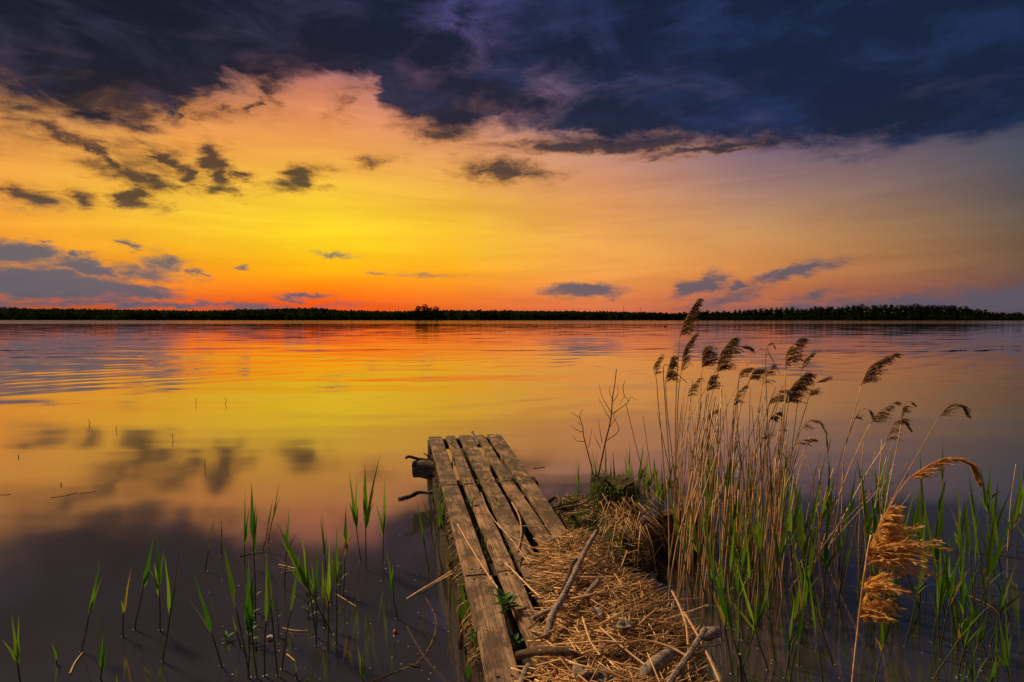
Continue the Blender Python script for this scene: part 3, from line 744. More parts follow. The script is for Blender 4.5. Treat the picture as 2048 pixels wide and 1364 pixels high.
for _ in range(700):
    x, y, z = scatter(pgT, zT); a = U(0, 6.28); l = U(.04, .16)
    d = Vector((math.cos(a), math.sin(a), U(-.2, .3))) * l
    mb.tube([Vector((x, y, z + .01)) - d / 2, Vector((x, y, z + .015)) + d / 2], U(.0012, .003), 4, False)
mb.v = local(tg, mb.v); q = mb.build('litter', 'straw', tg); q['kind'] = 'stuff'
mb = MB()
for _ in range(900):
    x, y, z = scatter(pgT, zT)
    if mnoise.noise((x * 6, y * 6, 9)) < -.05: continue
    l = U(.03, .11); a = U(0, 6.28); q = Vector((x, y, z)); dx = Vector((math.cos(a), math.sin(a), 0)) * l * U(.1, .6)
    mb.blade([q, q + dx * .4 + Vector((0, 0, l * .6)), q + dx + Vector((0, 0, l))], [.004, .004, .0005], (-dx.y, dx.x, 0))
mb.v = local(tg, mb.v); q = mb.build('grass', 'grass_blade', tg); q['kind'] = 'stuff'
mb = MB()
for _ in range(150):          # dry grass drooping over stump and clump
    px_, py_ = U(1185, 1290), U(985, 1075); q = on(px_, py_, .34); a = U(-2.2, .6); l = U(.12, .34)
    d = Vector((math.cos(a), math.sin(a), 0)) * l
    mb.blade([q, q + d * .35 + Vector((0, 0, l * .35)), q + d * .75 + Vector((0, 0, l * .1)), q + d + Vector((0, 0, -l * .45))], [.003, .0035, .003, .0008], (-d.y, d.x, 0))
mb.v = local(tg, mb.v); q = mb.build('drooping_grass', 'straw', tg); q['kind'] = 'stuff'
for i, (pp, r0, r1) in enumerate((([(1098,1003),(1112,992),(1120,1000),(1118,1012)],.016,.012),([(1105,1015),(1160,1000),(1200,975)],.006,.003),([(1110,1030),(1170,1005),(1215,985)],.006,.004),([(1120,1020),(1185,1012),(1240,995)],.005,.003),([(1095,1022),(1130,1016),(1165,1008),(1182,996)],.008,.004))):
    mb = MB(); c = curve([on(x, y, .36 + .02 * k) for k, (x, y) in enumerate(pp)], 8)
    mb.tube(local(tg, c), [r0 + (r1 - r0) * k / 8 for k in range(9)], 7); mb.build('root', 'brown_stick', tg)

# ------------------------------------------------------------------ litter heap on the jetty
outl = [(1075,1105),(1092,1078),(1130,1062),(1178,1064),(1200,1092),(1245,1128),(1308,1172),(1346,1206),(1374,1252),(1398,1305),(1424,1400),(1450,1540),(1100,1560),(1055,1375),(1085,1300),(1106,1240),(1086,1170),(1072,1130)]
pgH = [on(px, py, .48) for px, py in outl]
i_ = outl.index((1450,1540)); pgH[i_ + 1:i_ + 1] = [Vector((.72, .55, .48)), Vector((.45, .35, .48)), Vector((.15, .6, .48))]
def zH(x, y, d):
    return DZ + .010 + .13 * (1 - math.exp(-max(d, 0) / .10)) + .045 * mnoise.noise((x * 5, y * 5, 2)) * min(1, d / .1) + .012 * mnoise.noise((x * 17, y * 17, 5))
hp = thing('litter_heap', on(1240, 1250, DZ), 'broad heap of broken dry reed straw piled on the near jetty', 'straw heap')
mound('heap_core', pgH, lambda x, y, d: zH(x, y, d) - .012, .022, 'heap_soil', hp, .02)
def swirl(x, y): return 2.2 * mnoise.noise((x * 2.2, y * 2.2, 11)) + .5
def straw_at(mb, lo, hi, r0, r1, lift, n=5, segs=1):
    x, y, z = scatter(pgH, zH); a = swirl(x, y) + random.gauss(0, .75); l = U(lo, hi)
    d = Vector((math.cos(a), math.sin(a), random.gauss(0, .17))); q = Vector((x, y, z + U(0, lift)))
    r_ = U(r0, r1); sg = Vector((U(-1, 1), U(-1, 1), U(-.3, .6))) * l * .04
    mb.tube([q - d * l / 2, q + sg, q + d * l / 2], [r_, r_, r_ * U(.6, 1)], n, True)
mb = MB()
for _ in range(8500): straw_at(mb, .015, .08, .0007, .0021, .012, 4)
for _ in range(4200): straw_at(mb, .06, .22, .0012, .0028, .034, 5)
mb.v = local(hp, mb.v); q = mb.build('loose_straw', 'straw', hp); q['kind'] = 'stuff'
for _ in range(230):
    mb = MB(); straw_at(mb, .12, .34, .0018, .0036, .045, 6)
    o0 = Vector(mb.v[0]); mb.build('straw', 'straw_single', None, True, o0); o = COL.objects[-1]
    o.location = o0 - hp.location; o.parent = hp
mb = MB()
for _ in range(260):           # straw hanging over the water edge of the heap
    i = random.choice((3, 4, 5, 6, 7, 8, 9)); p = pgH[i].lerp(pgH[i+1], U(0, 1)); a = U(-1.2, 1.0)
    d = Vector((math.cos(a), math.sin(a) , U(-.9, .1))).normalized() * U(.06, .18); q = Vector((p.x, p.y, DZ + U(-.02, .06)))
    mb.tube([q - d * .6, q + d * .4], U(.0012, .003), 4)
mb.v = local(hp, mb.v); q = mb.build('overhanging_straw', 'straw', hp); q['kind'] = 'stuff'
mb = MB()
for _ in range(420):
    x, y, z = scatter(pgH, zH)
    if mnoise.noise((x * 5, y * 5, 3)) < .12: continue
    l = U(.015, .05); a = U(0, 6.28); q = Vector((x, y, z)); dx = Vector((math.cos(a), math.sin(a), 0)) * l * U(.1, .6)
    mb.blade([q, q + dx * .4 + Vector((0, 0, l * .6)), q + dx + Vector((0, 0, l))], [.004, .004, .0005], (-dx.y, dx.x, 0))
mb.v = local(hp, mb.v); q = mb.build('moss_tufts', 'grass_blade', hp); q['kind'] = 'stuff'
def dead_leaf(px, py, z, s, label):
    q = on(px, py, z); mb = MB(); a = U(0, 6.28); n_ = 6
    for i in range(n_ + 1):
        f = i / n_; wd = s * .42 * math.sin(math.pi * min(1, f * .93 + .05)) * (1 + .25 * math.sin(f * 17))
        for u in (-1, -.4, 0, .4, 1):
            mb.v.append(Vector((u * wd * math.cos(.6 * u), (f - .5) * s, .25 * s * (u * u) * math.sin(3 * f) + .06 * s * math.sin(9 * f))))
    for i in range(n_):
        for k in range(4): mb.f.append((i*5+k, i*5+k+1, i*5+k+6, i*5+k+5))
    e = mb.build('dead_leaf', 'dead_leaf'); e.location = q; e.rotation_euler = (U(-.4, .4), U(-.4, .4), a)
    e.modifiers.new('thickness', 'SOLIDIFY').thickness = .0015
    return tag(e, label, 'dead leaf')
for a in ((1106,1080,.52,.05,'pale crumpled leaf near the top left of the straw heap'),(1137,1090,.53,.06,'grey curled leaf beside the big pale branch on the heap'),(1175,1152,.55,.05,'small white curled leaf right of the big pale branch'),(1248,1252,.57,.06,'torn pale leaf in the middle of the straw heap'),(1192,1225,.56,.07,'grey rounded leaf left of the heap centre'),(1165,1350,.55,.09,'large pale crumpled leaf at the bottom edge of the photo'),(1205,1355,.55,.07,'smaller pale crumpled leaf at the bottom edge of the photo')):
    dead_leaf(*a)
H = DZ + .14
stick('branch', 'long pale bare branch slanting across the straw heap', 'branch', [on(1193,1063,H+.12), on(1172,1098,H+.10), on(1150,1145,H+.06), on(1128,1190,H+.04), on(1105,1230,H+.02), on(1093,1275,H-.02)], [.010,.016], 'driftwood', n=9, seg=14)
stick('branch', 'reddish thin branch running along the pale branch on the heap', 'branch', [on(1155,1118,H+.06), on(1143,1130,H+.05), on(1138,1150,H+.04), on(1120,1188,H+.02)], [.008,.009], 'brown_stick')
stick('branch', 'dark bark covered stick lying across plank and heap at lower left', 'branch', [on(1034,1312,DZ+.045), on(1060,1305,DZ+.075), on(1100,1302,H+.02), on(1150,1308,H+.02), on(1180,1316,H)], [.016,.012], 'brown_stick', n=9)
stick('branch', 'grey thin stick with a hooked end left of the straw heap', 'branch', [on(1068,1236,H-.05), on(1085,1226,H), on(1110,1217,H+.03), on(1130,1217,H+.02)], [.010,.007], 'driftwood')
log_thing('driftwood', 'thick pale driftwood log at the bottom right of the heap', 'driftwood', [on(1268,1385,H-.03), on(1295,1345,H+.01), on(1322,1318,H+.02), on(1356,1302,H-.01)], [.020,.024,.022,.020,.010], 'driftwood', 14, .12, 4)
log_thing('driftwood', 'pale knobbly wood chunk at the right edge of the heap', 'driftwood', [on(1400,1272,H-.03), on(1415,1266,H), on(1430,1262,H+.01), on(1441,1260,H)], [.016,.022,.019,.005], 'driftwood', 14, .2, 9)
stick('branch', 'straight pale stick crossing the lower right of the heap', 'branch', [on(1410,1258,H+.06), on(1380,1305,H+.05), on(1335,1370,H+.04)], [.009,.011], 'driftwood')
stick('branch', 'pale stick standing out of the water at the bottom right', 'branch', [on(1478,1308,.18), on(1482,1340,.10), on(1483,1390,-.15)], [.010,.013], 'driftwood')
stick('branch', 'long pale stick along the right bottom rim of the heap', 'branch', [on(1420,1312,H-.02), on(1432,1345,H-.05), on(1444,1375,H-.06)], [.011,.012], 'driftwood')
stick('branch', 'thick straw coloured stick at the bottom left of the heap', 'branch', [on(1040,1372,DZ+.05), on(1048,1345,DZ+.055), on(1058,1330,DZ+.06)], [.011,.010], 'driftwood')
stick('branch', 'pale stub of wood leaning up in the middle of the heap', 'branch', [on(1170,1195,H+.01), on(1185,1175,H+.04), on(1200,1161,H+.07)], [.010,.014], 'driftwood')
LS = [('long straw lying across the left planks of the jetty',[(915,1048),(945,1100),(980,1155),(1025,1215),(1035,1225)],.0045),
 ('curved pale straw looping over the third plank',[(1024,1005),(1038,1032),(1043,1065),(1036,1102)],.006),
 ('long thin straw curving from second plank to the heap',[(962,985),(975,1018),(1000,1055),(1035,1080),(1062,1093)],.0035),
 ('rust red straw across the third plank gap',[(994,1045),(1010,1065),(1032,1090),(1058,1128)],.004),
 ('straight straw from third plank down to the heap',[(1012,1030),(1040,1080),(1068,1110)],.003),
 ('straw pointing left off the heap at its upper left',[(1034,1124),(1058,1105),(1072,1092)],.004),
 ('thin straw lying over fourth plank toward the tangle',[(1005,1045),(1050,1052),(1096,1052)],.003),
 ('straw across the second and third planks lower down',[(1011,1126),(1040,1155),(1070,1185),(1088,1195)],.004),
 ('orange straw stump jutting left of the heap below the grey stick',[(1058,1256),(1080,1238),(1100,1222)],.005),
 ('pale straw stub jutting left of the heap lower down',[(1067,1280),(1088,1270),(1110,1258)],.0045),
 ('long straw sticking out right over the water',[(1330,1240),(1375,1225),(1417,1210)],.004),
 ('arched straw over the lower middle of the heap',[(1250,1290),(1285,1281),(1330,1290),(1370,1310)],.0045),
 ('long straw across the heap middle from left to centre',[(1092,1204),(1150,1196),(1250,1172)],.005),
 ('thick straw lying along the heap right of centre',[(1200,1250),(1230,1233),(1246,1224)],.006),
 ('long straw sloping down the heap centre',[(1200,1255),(1240,1290),(1290,1330)],.0045),
 ('straight straw across the lower heap left of centre',[(1165,1235),(1180,1280),(1200,1310)],.004),
 ('long orange straw sloping down the right rim of the heap',[(1368,1225),(1395,1270),(1420,1320),(1440,1364)],.005),
 ('pale straw slanting down the right shoulder of the heap',[(1344,1182),(1360,1215),(1372,1250),(1376,1290)],.005)]
for lb, pp, r_ in LS:
    on_heap = pp[0][0] > 1090
    stick('straw_stalk', lb, 'straw', [on(x, y, (H + .035 if x > 1100 else (H - .04 if x > 1062 else DZ + .012))) for x, y in pp], [r_, r_ * .8], 'straw_single', n=6)
stick('straw_stalk', 'pair of pale straws sticking out left of the jetty over water', 'straw', [on(814,1197,.08), on(850,1175,.2), on(905,1142,.33)], [.0045,.005], 'straw_single')
stick('straw_stalk', 'darker straw just under the pale pair left of the jetty', 'straw', [on(843,1182,.09), on(870,1166,.2), on(908,1146,.32)], [.004,.004], 'straw_single')

# ------------------------------------------------------------------ plants
def leaf_part(e, ctrl, wid, side=None, mat_='reed_leaf', name='leaf', n=9, sheath=.25):
    c = curve(ctrl, n); N = len(c)
    ww = []
    for i in range(N):
        f = i / (N - 1); ww.append(max(.0006, wid * (min(1, sheath + f * 3.2) if f < .3 else 1) * (1 - max(0, (f - .35) / .65) ** 1.5)))
    if side is None: side = (1, U(-.8, .8), U(-.1, .1))
    mb = MB(); mb.blade(local(e, c), ww, side, U(.15, .4)); return mb.build(name, mat_, e)
def stem_part(e, ctrl, r0, r1, mat_, n=6, seg=8, name='stem'):
    c = curve(ctrl, seg); mb = MB(); N = len(c)
    mb.tube(local(e, c), [r0 + (r1 - r0) * i / (N - 1) for i in range(N)], n, True); return mb.build(name, mat_, e)
BASES = []
def green_reed(base, tips, label, group=None, wid=.014, stemf=.45, bx=None, name='green_reed', sub=.25):
    """base: point at the waterline; tips: end points of the leaves, first is the leader"""
    e = thing(name, base, label, 'reed', group)
    tip = Vector(tips[0]); ax = tip - base
    k = base + ax * stemf + Vector((0, 0, .0))
    below = base - Vector((ax.x, ax.y, 0)) * .25 - Vector((0, 0, sub))
    stem_part(e, [below, base, base.lerp(k, .5) + Vector((U(-.006, .006), 0, 0)), k], .0044, .003, 'reed_stem', 6, 7)
    for i, tp in enumerate(tips):
        tp = Vector(tp); s0 = base + ax * (stemf * (1 - .0 * i) if i == 0 else stemf * U(.72, 1.0))
        out = (tp - s0); mid = s0 + out * .45 + (ax.normalized() * out.length * .08 if i else Vector((0, 0, 0)))
        leaf_part(e, [s0, s0 + (mid - s0) * .5, mid, tp], wid * 1.3 * (1 if i == 0 else U(.55, .85)), mat_='dying_leaf' if i and random.random() < .16 else 'reed_leaf')
    BASES.append(base)
    return e
def px_reed(b, tips, label, group=None, wid=.014, stemf=.45, name='green_reed'):
    B = on(b[0], b[1], 0); return green_reed(B, [at(x, y, B.y + U(-.05, .05)) for x, y in tips], label, group, wid, stemf, name=name)
left = [
 ((411,1143),[(430,1024)],'lone one-leaf green reed left of the left reed group',.013,.38),
 ((443,1112),[(442,1034)],'short thin dark reed next to the lone one-leaf reed',.006,.75),
 ((443,1332),[(387,1143)],'tall green reed leaning left with single leaf, low left centre',.012,.37),
 ((499,1356),[(443,1072)],'tall green reed with broad leaf leaning far left',.018,.55),
 ((489,1130),[(490,982),(499,1012)],'slim upright reed pair behind the left reed group',.010,.30),
 ((511,1250),[(503,965),(511,1005)],'tallest broad-leaved upright reed of the left group',.017,.60),
 ((526,1103),[(547,992)],'thin reed leaning right, left of its forked neighbour',.008,.45),
 ((537,1085),[(560,956),(561,988)],'thin forked reed leaning right behind the left group',.009,.40),
 ((569,1179),[(578,1016),(572,1050)],'slender upright reed in the middle of the left group',.010,.55),
 ((664,1270),[(554,1046),(560,1075)],'large reed with very broad leaf arching to the left',.026,.42),
 ((632,1274),[(603,1067)],'narrow reed leaning left in the thick of the left group',.011,.50),
 ((632,1292),[(633,1083),(622,1120)],'upright narrow reed in front of the left leaning one',.011,.50),
 ((656,1172),[(640,1030),(644,1024)],'reed with two upright blades at the back right of left group',.010,.40),
 ((687,1192),[(692,1009),(703,1051),(682,1060)],'reed with three spreading blades right in the left group',.013,.55),
 ((722,1123),[(698,942),(713,947),(697,1000)],'leftmost of the three tall reeds beyond the left group',.014,.42),
 ((732,1140),[(730,924),(761,905),(726,965),(748,1000)],'tallest bushy reed of the three beyond the left group',.019,.50),
 ((765,1128),[(770,950),(773,988),(752,1010)],'rightmost of the three tall reeds beyond the left group',.012,.40),
 ((795,1238),[(773,1097),(785,1130)],'lone slim reed by the small orange float',.010,.42),
 ((858,1145),[(833,997),(836,1010)],'slim forked reed closest to the left side of jetty',.010,.38),
 ((530,1353),[(533,1105)],'tall thin reed left of centre at the photo bottom',.010,.45),
 ((555,1352),[(531,1104),(540,1160)],'broad bladed reed leaning left at the bottom of left group',.016,.62),
 ((564,1339),[(600,1100)],'thin reed leaning right at the bottom of left group',.009,.50),
 ((496,1356),[(497,1118),(505,1150)],'broad pale green reed standing upright at the bottom',.022,.40),
 ((514,1356),[(493,1140)],'reed crossing in front of the broad pale green reed',.013,.45),
 ((481,1294),[(464,1230)],'short thin shoot left of the leafy water plant',.005,.5),
 ((594,1358),[(588,1313)],'tiny shoot at the bottom edge below left group',.007,.3),
 ((727,1372),[(715,1291)],'single bright shoot at the bottom edge left of jetty',.012,.2),
 ((656,1301),[(659,1080),(668,1110)],'dense upright reed behind the broad arching leaf',.013,.45),
 ((673,1288),[(673,1050),(690,1085)],'tall slim reed right of the broad arching leaf',.012,.5),
 ((648,1255),[(645,1121),(638,1140)],'short reed filling the foot of the left group',.011,.4),
 ((664,1210),[(664,1077)],'thin upright reed behind the foot of the left group',.008,.4),
 ((41,1372),[(23,1229),(38,1230)],'reed with two blades in the bottom left corner',.012,.33),
 ((113,1327),[(116,1274)],'very short shoot near the bottom left corner',.010,.1),
 ((163,1304),[(200,1122),(204,1153)],'reed leaning right with a pale straw at its foot',.011,.42),
 ((205,1374),[(191,1217),(206,1268),(216,1282),(188,1297)],'bushy low reed with several blades at the lower left',.015,.2),
 ((246,1274),[(249,1140),(262,1137),(242,1200)],'short reed with a fork of blades at lower left',.009,.40),
 ((269,1259),[(308,1070)],'tall one-leaf reed leaning right at lower left',.014,.47),
 ((320,1262),[(314,1061),(329,1094),(309,1126)],'tall reed with three blades at lower left',.013,.45),
 ((325,1324),[(361,1083),(329,1112)],'long reed leaning right in front of the three-blade reed',.012,.45),
 ((233,1372),[(233,1344)],'tip of a shoot at the bottom edge, lower left',.006,.1)]
for b_, tp, lb, wd, sf in left:
    if wd > .009: tp = tp + [(tp[0][0] + random.choice((-1, 1)) * U(6, 20), tp[0][1] + (b_[1] - tp[0][1]) * U(.15, .4))]
    px_reed(b_, tp, lb, 'green reeds in open water left of the jetty', wd * 1.3, sf)

# green reeds hugging the jetty's left flank
for b_, tp, lb, wd in (((893,1080),[(868,975),(880,1010)],'green blade pair against the left side of jetty',.016),((872,1075),[(895,965)],'broad green blade crossing the left plank edge',.020),((900,1180),[(905,1098),(890,1115)],'short green blades low on the left side of jetty',.016),((955,1290),[(900,1178),(912,1120)],'long drooping green blades at lower left side of jetty',.024),((960,1275),[(945,1195)],'narrow dark blade standing against the near left plank',.012),((938,1372),[(935,1300)],'green blade at the bottom edge beside jetty',.015),((862,1050),[(842,990),(850,1000)],'small blades by the far left jetty post',.009)):
    B = on(b_[0], b_[1], .12); green_reed(B, [at(x, y, B.y + .02) for x, y in tp], lb, 'reeds along the left side of jetty', wd, .2)

# green reeds on the right: numerous, told apart only by where they stand
def right_reeds(n, xr, yr, hr, label, group, wid=(.012, .024), lean=.12):
    for _ in range(n):
        bx, by = U(*xr), U(*yr); B = on(bx, by, 0); h = U(*hr); ln = random.gauss(0, lean) * h; dy = random.gauss(0, lean) * h
        tip = B + Vector((ln, dy, h)); tips = [tip]
        for k in range(random.choice((0, 1, 1, 2, 2, 3))):
            f = U(.45, .95); s_ = random.choice((-1, 1)) * U(.04, .17) * h
            tips.append(B + Vector((ln * f + s_, dy * f + U(-.08, .08) * h, h * f)))
        q = (h - hr[0]) / (hr[1] - hr[0]); wdt = U(*wid)
        look = ('short' if q < .33 else 'medium' if q < .67 else 'tall') + ' ' + ('single-bladed', 'two-bladed', 'three-bladed', 'four-bladed')[len(tips) - 1]
        look += ' leaning left' if ln < -.06 * h else ' leaning right' if ln > .06 * h else ' upright'
        green_reed(B, tips, look + ' ' + label, group, wdt, U(.36, .58))
right_reeds(16, (1270, 1330), (1015, 1085), (.35, .62), 'green shoot beside the mossy stump', 'green shoots by the stump')
right_reeds(38, (1385, 1600), (1060, 1235), (.46, .92), 'green reed among the thick dry stems', 'green reeds in the dry reed clump')
right_reeds(20, (1440, 1610), (1240, 1420), (.35, .70), 'broad green reed below the dry clump', 'front green reeds below the dry clump', (.011, .019), .2)
right_reeds(34, (1600, 1800), (1060, 1260), (.40, .82), 'green reed left of the golden plume', 'green reeds mid right')
right_reeds(40, (1800, 2080), (1080, 1300), (.38, .78), 'green reed in the right edge bed', 'green reeds at the right edge')
right_reeds(16, (1640, 2060), (1290, 1450), (.30, .62), 'near green reed, bottom right corner', 'near green reeds bottom right', (.010, .017), .2)
right_reeds(9, (1150, 1260), (1000, 1030), (.42, .60), 'slim green shoot on the root clump', 'green shoots on the root clump', (.006, .014))
px_reed((1258,1000),[(1260,885),(1248,910)],'broadest green blade rising right behind the mossy stump','green shoots by the stump',.030,.12)
px_reed((1662,1010),[(1652,853),(1665,868)],'tall slim green reed tipped with two blades, left of the pair of plumes',None,.012,.72)
px_reed((1884,1090),[(1886,876),(1880,900)],'tall thin green reed just above the drooping golden plume',None,.010,.60)

# dry reeds with plumes
WIND = Vector((1, -.1, 0))
def plume(e, rach, n=46, size=.075, mat_='plume', rich=1.0, droop=.55, along=1.0, fluff=14, seed=0, wind=WIND, clumps=None, name='plume'):
    """rach: rachis control points; drooping branchlets carried to the lee side"""
    c = curve(rach, 16); mb = MB(); N = len(c)
    mb.tube(local(e, c), [.0022 * (1 - .75 * i / (N - 1)) for i in range(N)], 4, False)
    for k in range(int(n * rich)):
        if clumps: g = random.choice(clumps); f = min(1, max(0, random.gauss(g[0], g[1])))
        else: f = U(0, 1) ** .9
        u = f * (N - 1); i = min(N - 2, int(u)); p = c[i].lerp(c[i+1], u - i); d = (c[i+1] - c[i]).normalized()
        l = size * (1.25 - .75 * f) * U(.55, 1.15)
        if clumps: l *= g[2]
        sv = wind * U(.25, 1.0) + Vector((U(-.12, .12), U(-.55, .55), U(-.3, .3) * (1.2 - along)))
        v0 = (d * U(.7, 1.2) * along + sv * .75).normalized()
        q = p.copy(); pts_ = [q.copy()]; v = v0.copy(); st_ = l / 5
        for s_ in range(5):
            q = q + v * st_; pts_.append(q.copy()); v = (v + wind * .10 - Vector((0, 0, droop * .36)) + Vector((U(-.11, .11), U(-.11, .11), U(-.10, .10)))).normalized()
        wd = [.0014, .0026, .0036, .0036, .0026, .0008]
        mb.blade(local(e, pts_), [x_ * U(.8, 1.5) * (size / .075) ** .5 for x_ in wd], (U(-.4, .4), 1, U(-1, 1)), .5)
        for s_ in range(fluff):                      # spikelets
            g_ = U(.15, 1) * 5; gi = min(4, int(g_)); r_ = pts_[gi].lerp(pts_[gi+1], g_ - gi) + Vector((U(-1, 1), U(-1, 1), U(-1, 1))) * size * .022
            dv = ((pts_[gi+1] - pts_[gi]).normalized() + Vector((U(-.6, .6), U(-.6, .6), U(-.7, .3)))).normalized() * U(.008, .02) * (size / .075) ** .5
            sw = dv.orthogonal().normalized() * .0019 * (size / .075) ** .5
            kk = len(mb.v); mb.v += [x_ - e.location for x_ in (r_, r_ + dv * .5 + sw, r_ + dv, r_ + dv * .5 - sw)]; mb.f.append((kk, kk+1, kk+2, kk+3))
    return mb.build(name, mat_, e, False)
def tiers():
    if random.random() < .6: return None
    k = random.choice((2, 3, 3, 4)); fs = sorted(U(.02, .95) for _ in range(k)); fs[0] = U(.0, .12)
    return [(f, U(.03, .09), U(.7, 1.25)) for f in fs]
def dry_reed(base, stem_px, rach_px, label, n=46, size=.075, rich=1.0, droop=.55, off=0.0, group='dry reeds with plumes'):
    B = on(base[0], base[1], 0); Yd = B.y
    e = thing('dry_reed', B, label, 'dry reed', group)
    sp_ = [B - Vector((0, 0, .25)), B] + [at(x, y, Yd + off * (i + 1) / len(stem_px)) for i, (x, y) in enumerate(stem_px)]
    rc = [at(x, y, Yd + off) for x, y in rach_px]
    stem_part(e, sp_ + [rc[0]], .0046, .0026, 'dry_stem', 6, 16)
    if rch := rc: plume(e, rch, int(n * U(.75, 1.35)), size * U(.8, 1.2), 'plume', rich, U(.25, .95), U(.5, 1.1), wind=Vector((1, U(-.7, .5), U(-.15, .15))), clumps=tiers())
    return e
DR = [
 ((1352,1120),[(1350,950),(1352,800)],[(1359,676),(1370,640),(1394,600)],'tallest dry plumed reed, its head rising above the far shore',64,.085),
 ((1345,1100),[(1352,930),(1356,800)],[(1362,745),(1368,700),(1388,670)],'dry reed with dense plume just below the tallest head',56,.075),
 ((1335,1080),[(1325,900),(1316,800)],[(1313,757),(1307,735),(1322,709)],'leftmost dry plumed reed of the clump, small ragged head',30,.055),
 ((1365,1120),[(1345,920),(1334,820)],[(1331,768),(1334,745),(1343,714)],'dry reed with narrow plume second from the left of clump',44,.055),
 ((1395,1090),[(1398,900),(1401,800)],[(1404,736),(1408,695),(1438,668)],'dry reed with open windswept plume bending right, left of centre',48,.080),
 ((1385,1100),[(1398,940),(1412,840)],[(1434,750),(1440,710),(1464,677)],'dry reed with the densest dark plume near the clump middle',72,.080),
 ((1340,1090),[(1360,914),(1383,830),(1434,738)],[(1457,709),(1475,696),(1494,692),(1503,704)],'dry reed leaning right with plume arched over like a hook',46,.055),
 ((1400,1120),[(1404,950),(1408,840)],[(1414,783),(1416,765),(1426,745)],'dry reed with small plume under the open windswept plume',34,.060),
 ((1345,1060),[(1358,930),(1366,860)],[(1375,797),(1380,777),(1398,757)],'short dry reed with small pale plume low in the clump left',26,.060),
 ((1502,1100),[(1480,900),(1474,840)],[(1477,761),(1482,742),(1500,735)],'dry reed with thin drooping plume left of the bent stem',26,.050),
 ((1465,1110),[(1468,900),(1480,820)],[(1498,762),(1508,742),(1528,737)],'dry reed with short thick plume hooked to the right',44,.060),
 ((1500,1130),[(1508,930),(1516,840)],[(1524,772),(1530,752),(1544,732)],'dry reed with faint wispy plume behind the bent stem',26,.050),
 ((1520,1150),[(1545,970),(1567,830)],[(1571,740),(1574,705),(1599,677)],'tall dry reed with curled plume tip right of the clump middle',54,.080),
 ((1560,1105),[(1580,930),(1592,830)],[(1602,742),(1609,722),(1622,708)],'dry reed with slim upright tip above the broad blurred plume',24,.050),
 ((1550,1130),[(1560,950),(1562,860)],[(1566,812),(1585,772),(1610,748)],'dry reed with the broadest plume right in the clump',80,.100),
 ((1512,1140),[(1525,950),(1532,860)],[(1537,812),(1546,788),(1564,781)],'dry reed with round plume left of the broadest plume',44,.060),
 ((1535,1120),[(1533,960),(1535,880)],[(1538,842),(1550,828),(1570,822)],'dry reed with low plume under the broadest plume',32,.060),
 ((1545,1120),[(1570,960),(1595,870)],[(1617,796),(1630,768),(1662,751)],'dry reed at the right of clump with tiered plume',44,.068),
 ((1470,1150),[(1466,950),(1465,860)],[(1467,816),(1472,790),(1488,773)],'dry reed with narrow plume close to the slanting stem',22,.045),
 ((1480,1100),[(1500,950)],[(1520,878),(1540,866),(1568,858)],'short dry reed with pale plume low in the clump right',26,.055),
 ((1560,1090),[(1578,960)],[(1600,862),(1618,842),(1636,842),(1648,862)],'dry reed with arched plume low at the clump right edge',24,.045),
 ((1545,1100),[(1560,960)],[(1588,890),(1606,880),(1632,877)],'dry reed with plume curled flat, lowest at clump right',28,.050),
 ((1395,1120),[(1402,930)],[(1408,848),(1414,832),(1430,821)],'dry reed with small sparse plume deep in the clump',18,.045),
 ((1680,1120),[(1686,960),(1690,900)],[(1722,772),(1742,732),(1790,706)],'solitary dry reed with large three-tiered plume right of the clump',58,.090),
 ((1640,1105),[(1690,960),(1715,900)],[(1740,848),(1758,824),(1792,803)],'dry reed with forked open plume, right of the solitary tall one',30,.065),
 ((1665,1120),[(1676,940)],[(1709,838),(1722,820),(1736,818),(1743,838)],'dry reed with plume drooping left of the forked one',34,.045),
 ((1760,1150),[(1770,1020),(1795,890)],[(1802,850),(1806,816),(1818,803),(1832,812)],'thin dry reed with two small curled heads',34,.045),
 ((1650,1115),[(1720,970),(1760,905)],[(1772,885),(1786,850),(1804,842),(1820,860)],'dry reed with shaggy plume in several tufts, right side',54,.065),
 ((1740,1135),[(1770,1030),(1820,936)],[(1877,836),(1898,812),(1920,810),(1931,828)],'rightmost dry reed with plume hooked over at its tip',48,.060)]
for bs, stp, rc, lb, n_, sz in DR: dry_reed(bs, stp, rc, lb, int(n_ * 1.6), sz * 1.35)
def how(h, a, b, ln):
    q = (h - a) / (b - a); return ('short' if q < .25 else 'medium' if q < .5 else 'tall' if q < .75 else 'very tall') + (' left-leaning' if ln < -.03 * h else ' upright' if ln < .06 * h else ' right-leaning')
# bent and broken stems
def dry_stem(ctrl_px, Yd, label, group=None, r0=.0034, r1=.0022, z0=True):
    B = on(*ctrl_px[0], 0) if z0 else at(*ctrl_px[0], Yd); Yd = B.y
    e = thing('bare_reed', B, label, 'dry stem', group)
    pts_ = ([B - Vector((0, 0, .25))] if z0 else []) + [B] + [at(x, y, Yd) for x, y in ctrl_px[1:]]
    stem_part(e, pts_, r0, r1, 'dry_stem', 6, 6 * len(pts_), 'stalk'); return e
e = dry_stem([(1530,1150),(1535,900),(1532,760),(1531,715)], 4, 'straight dry stem topped by a small hooked head beside the break')
plume(e, [at(1531,716,e.location.y), at(1533,695,e.location.y), at(1542,686,e.location.y), at(1549,696,e.location.y)], 24, .03)
dry_stem([(1360,1090),(1430,870),(1475,770),(1512,702),(1530,700)], 4, 'long slanting dry stem with its top snapped level')
dry_stem([(1536,704),(1548,725),(1560,747)], on(1530,1150).y, 'snapped dry stem end hanging down right of the break', None, .003, .0018, False)
dry_stem([(1352,1115),(1330,800),(1327,738),(1334,730),(1352,745),(1374,766)], 4, 'dry stem bent over like a crook at the clump left')
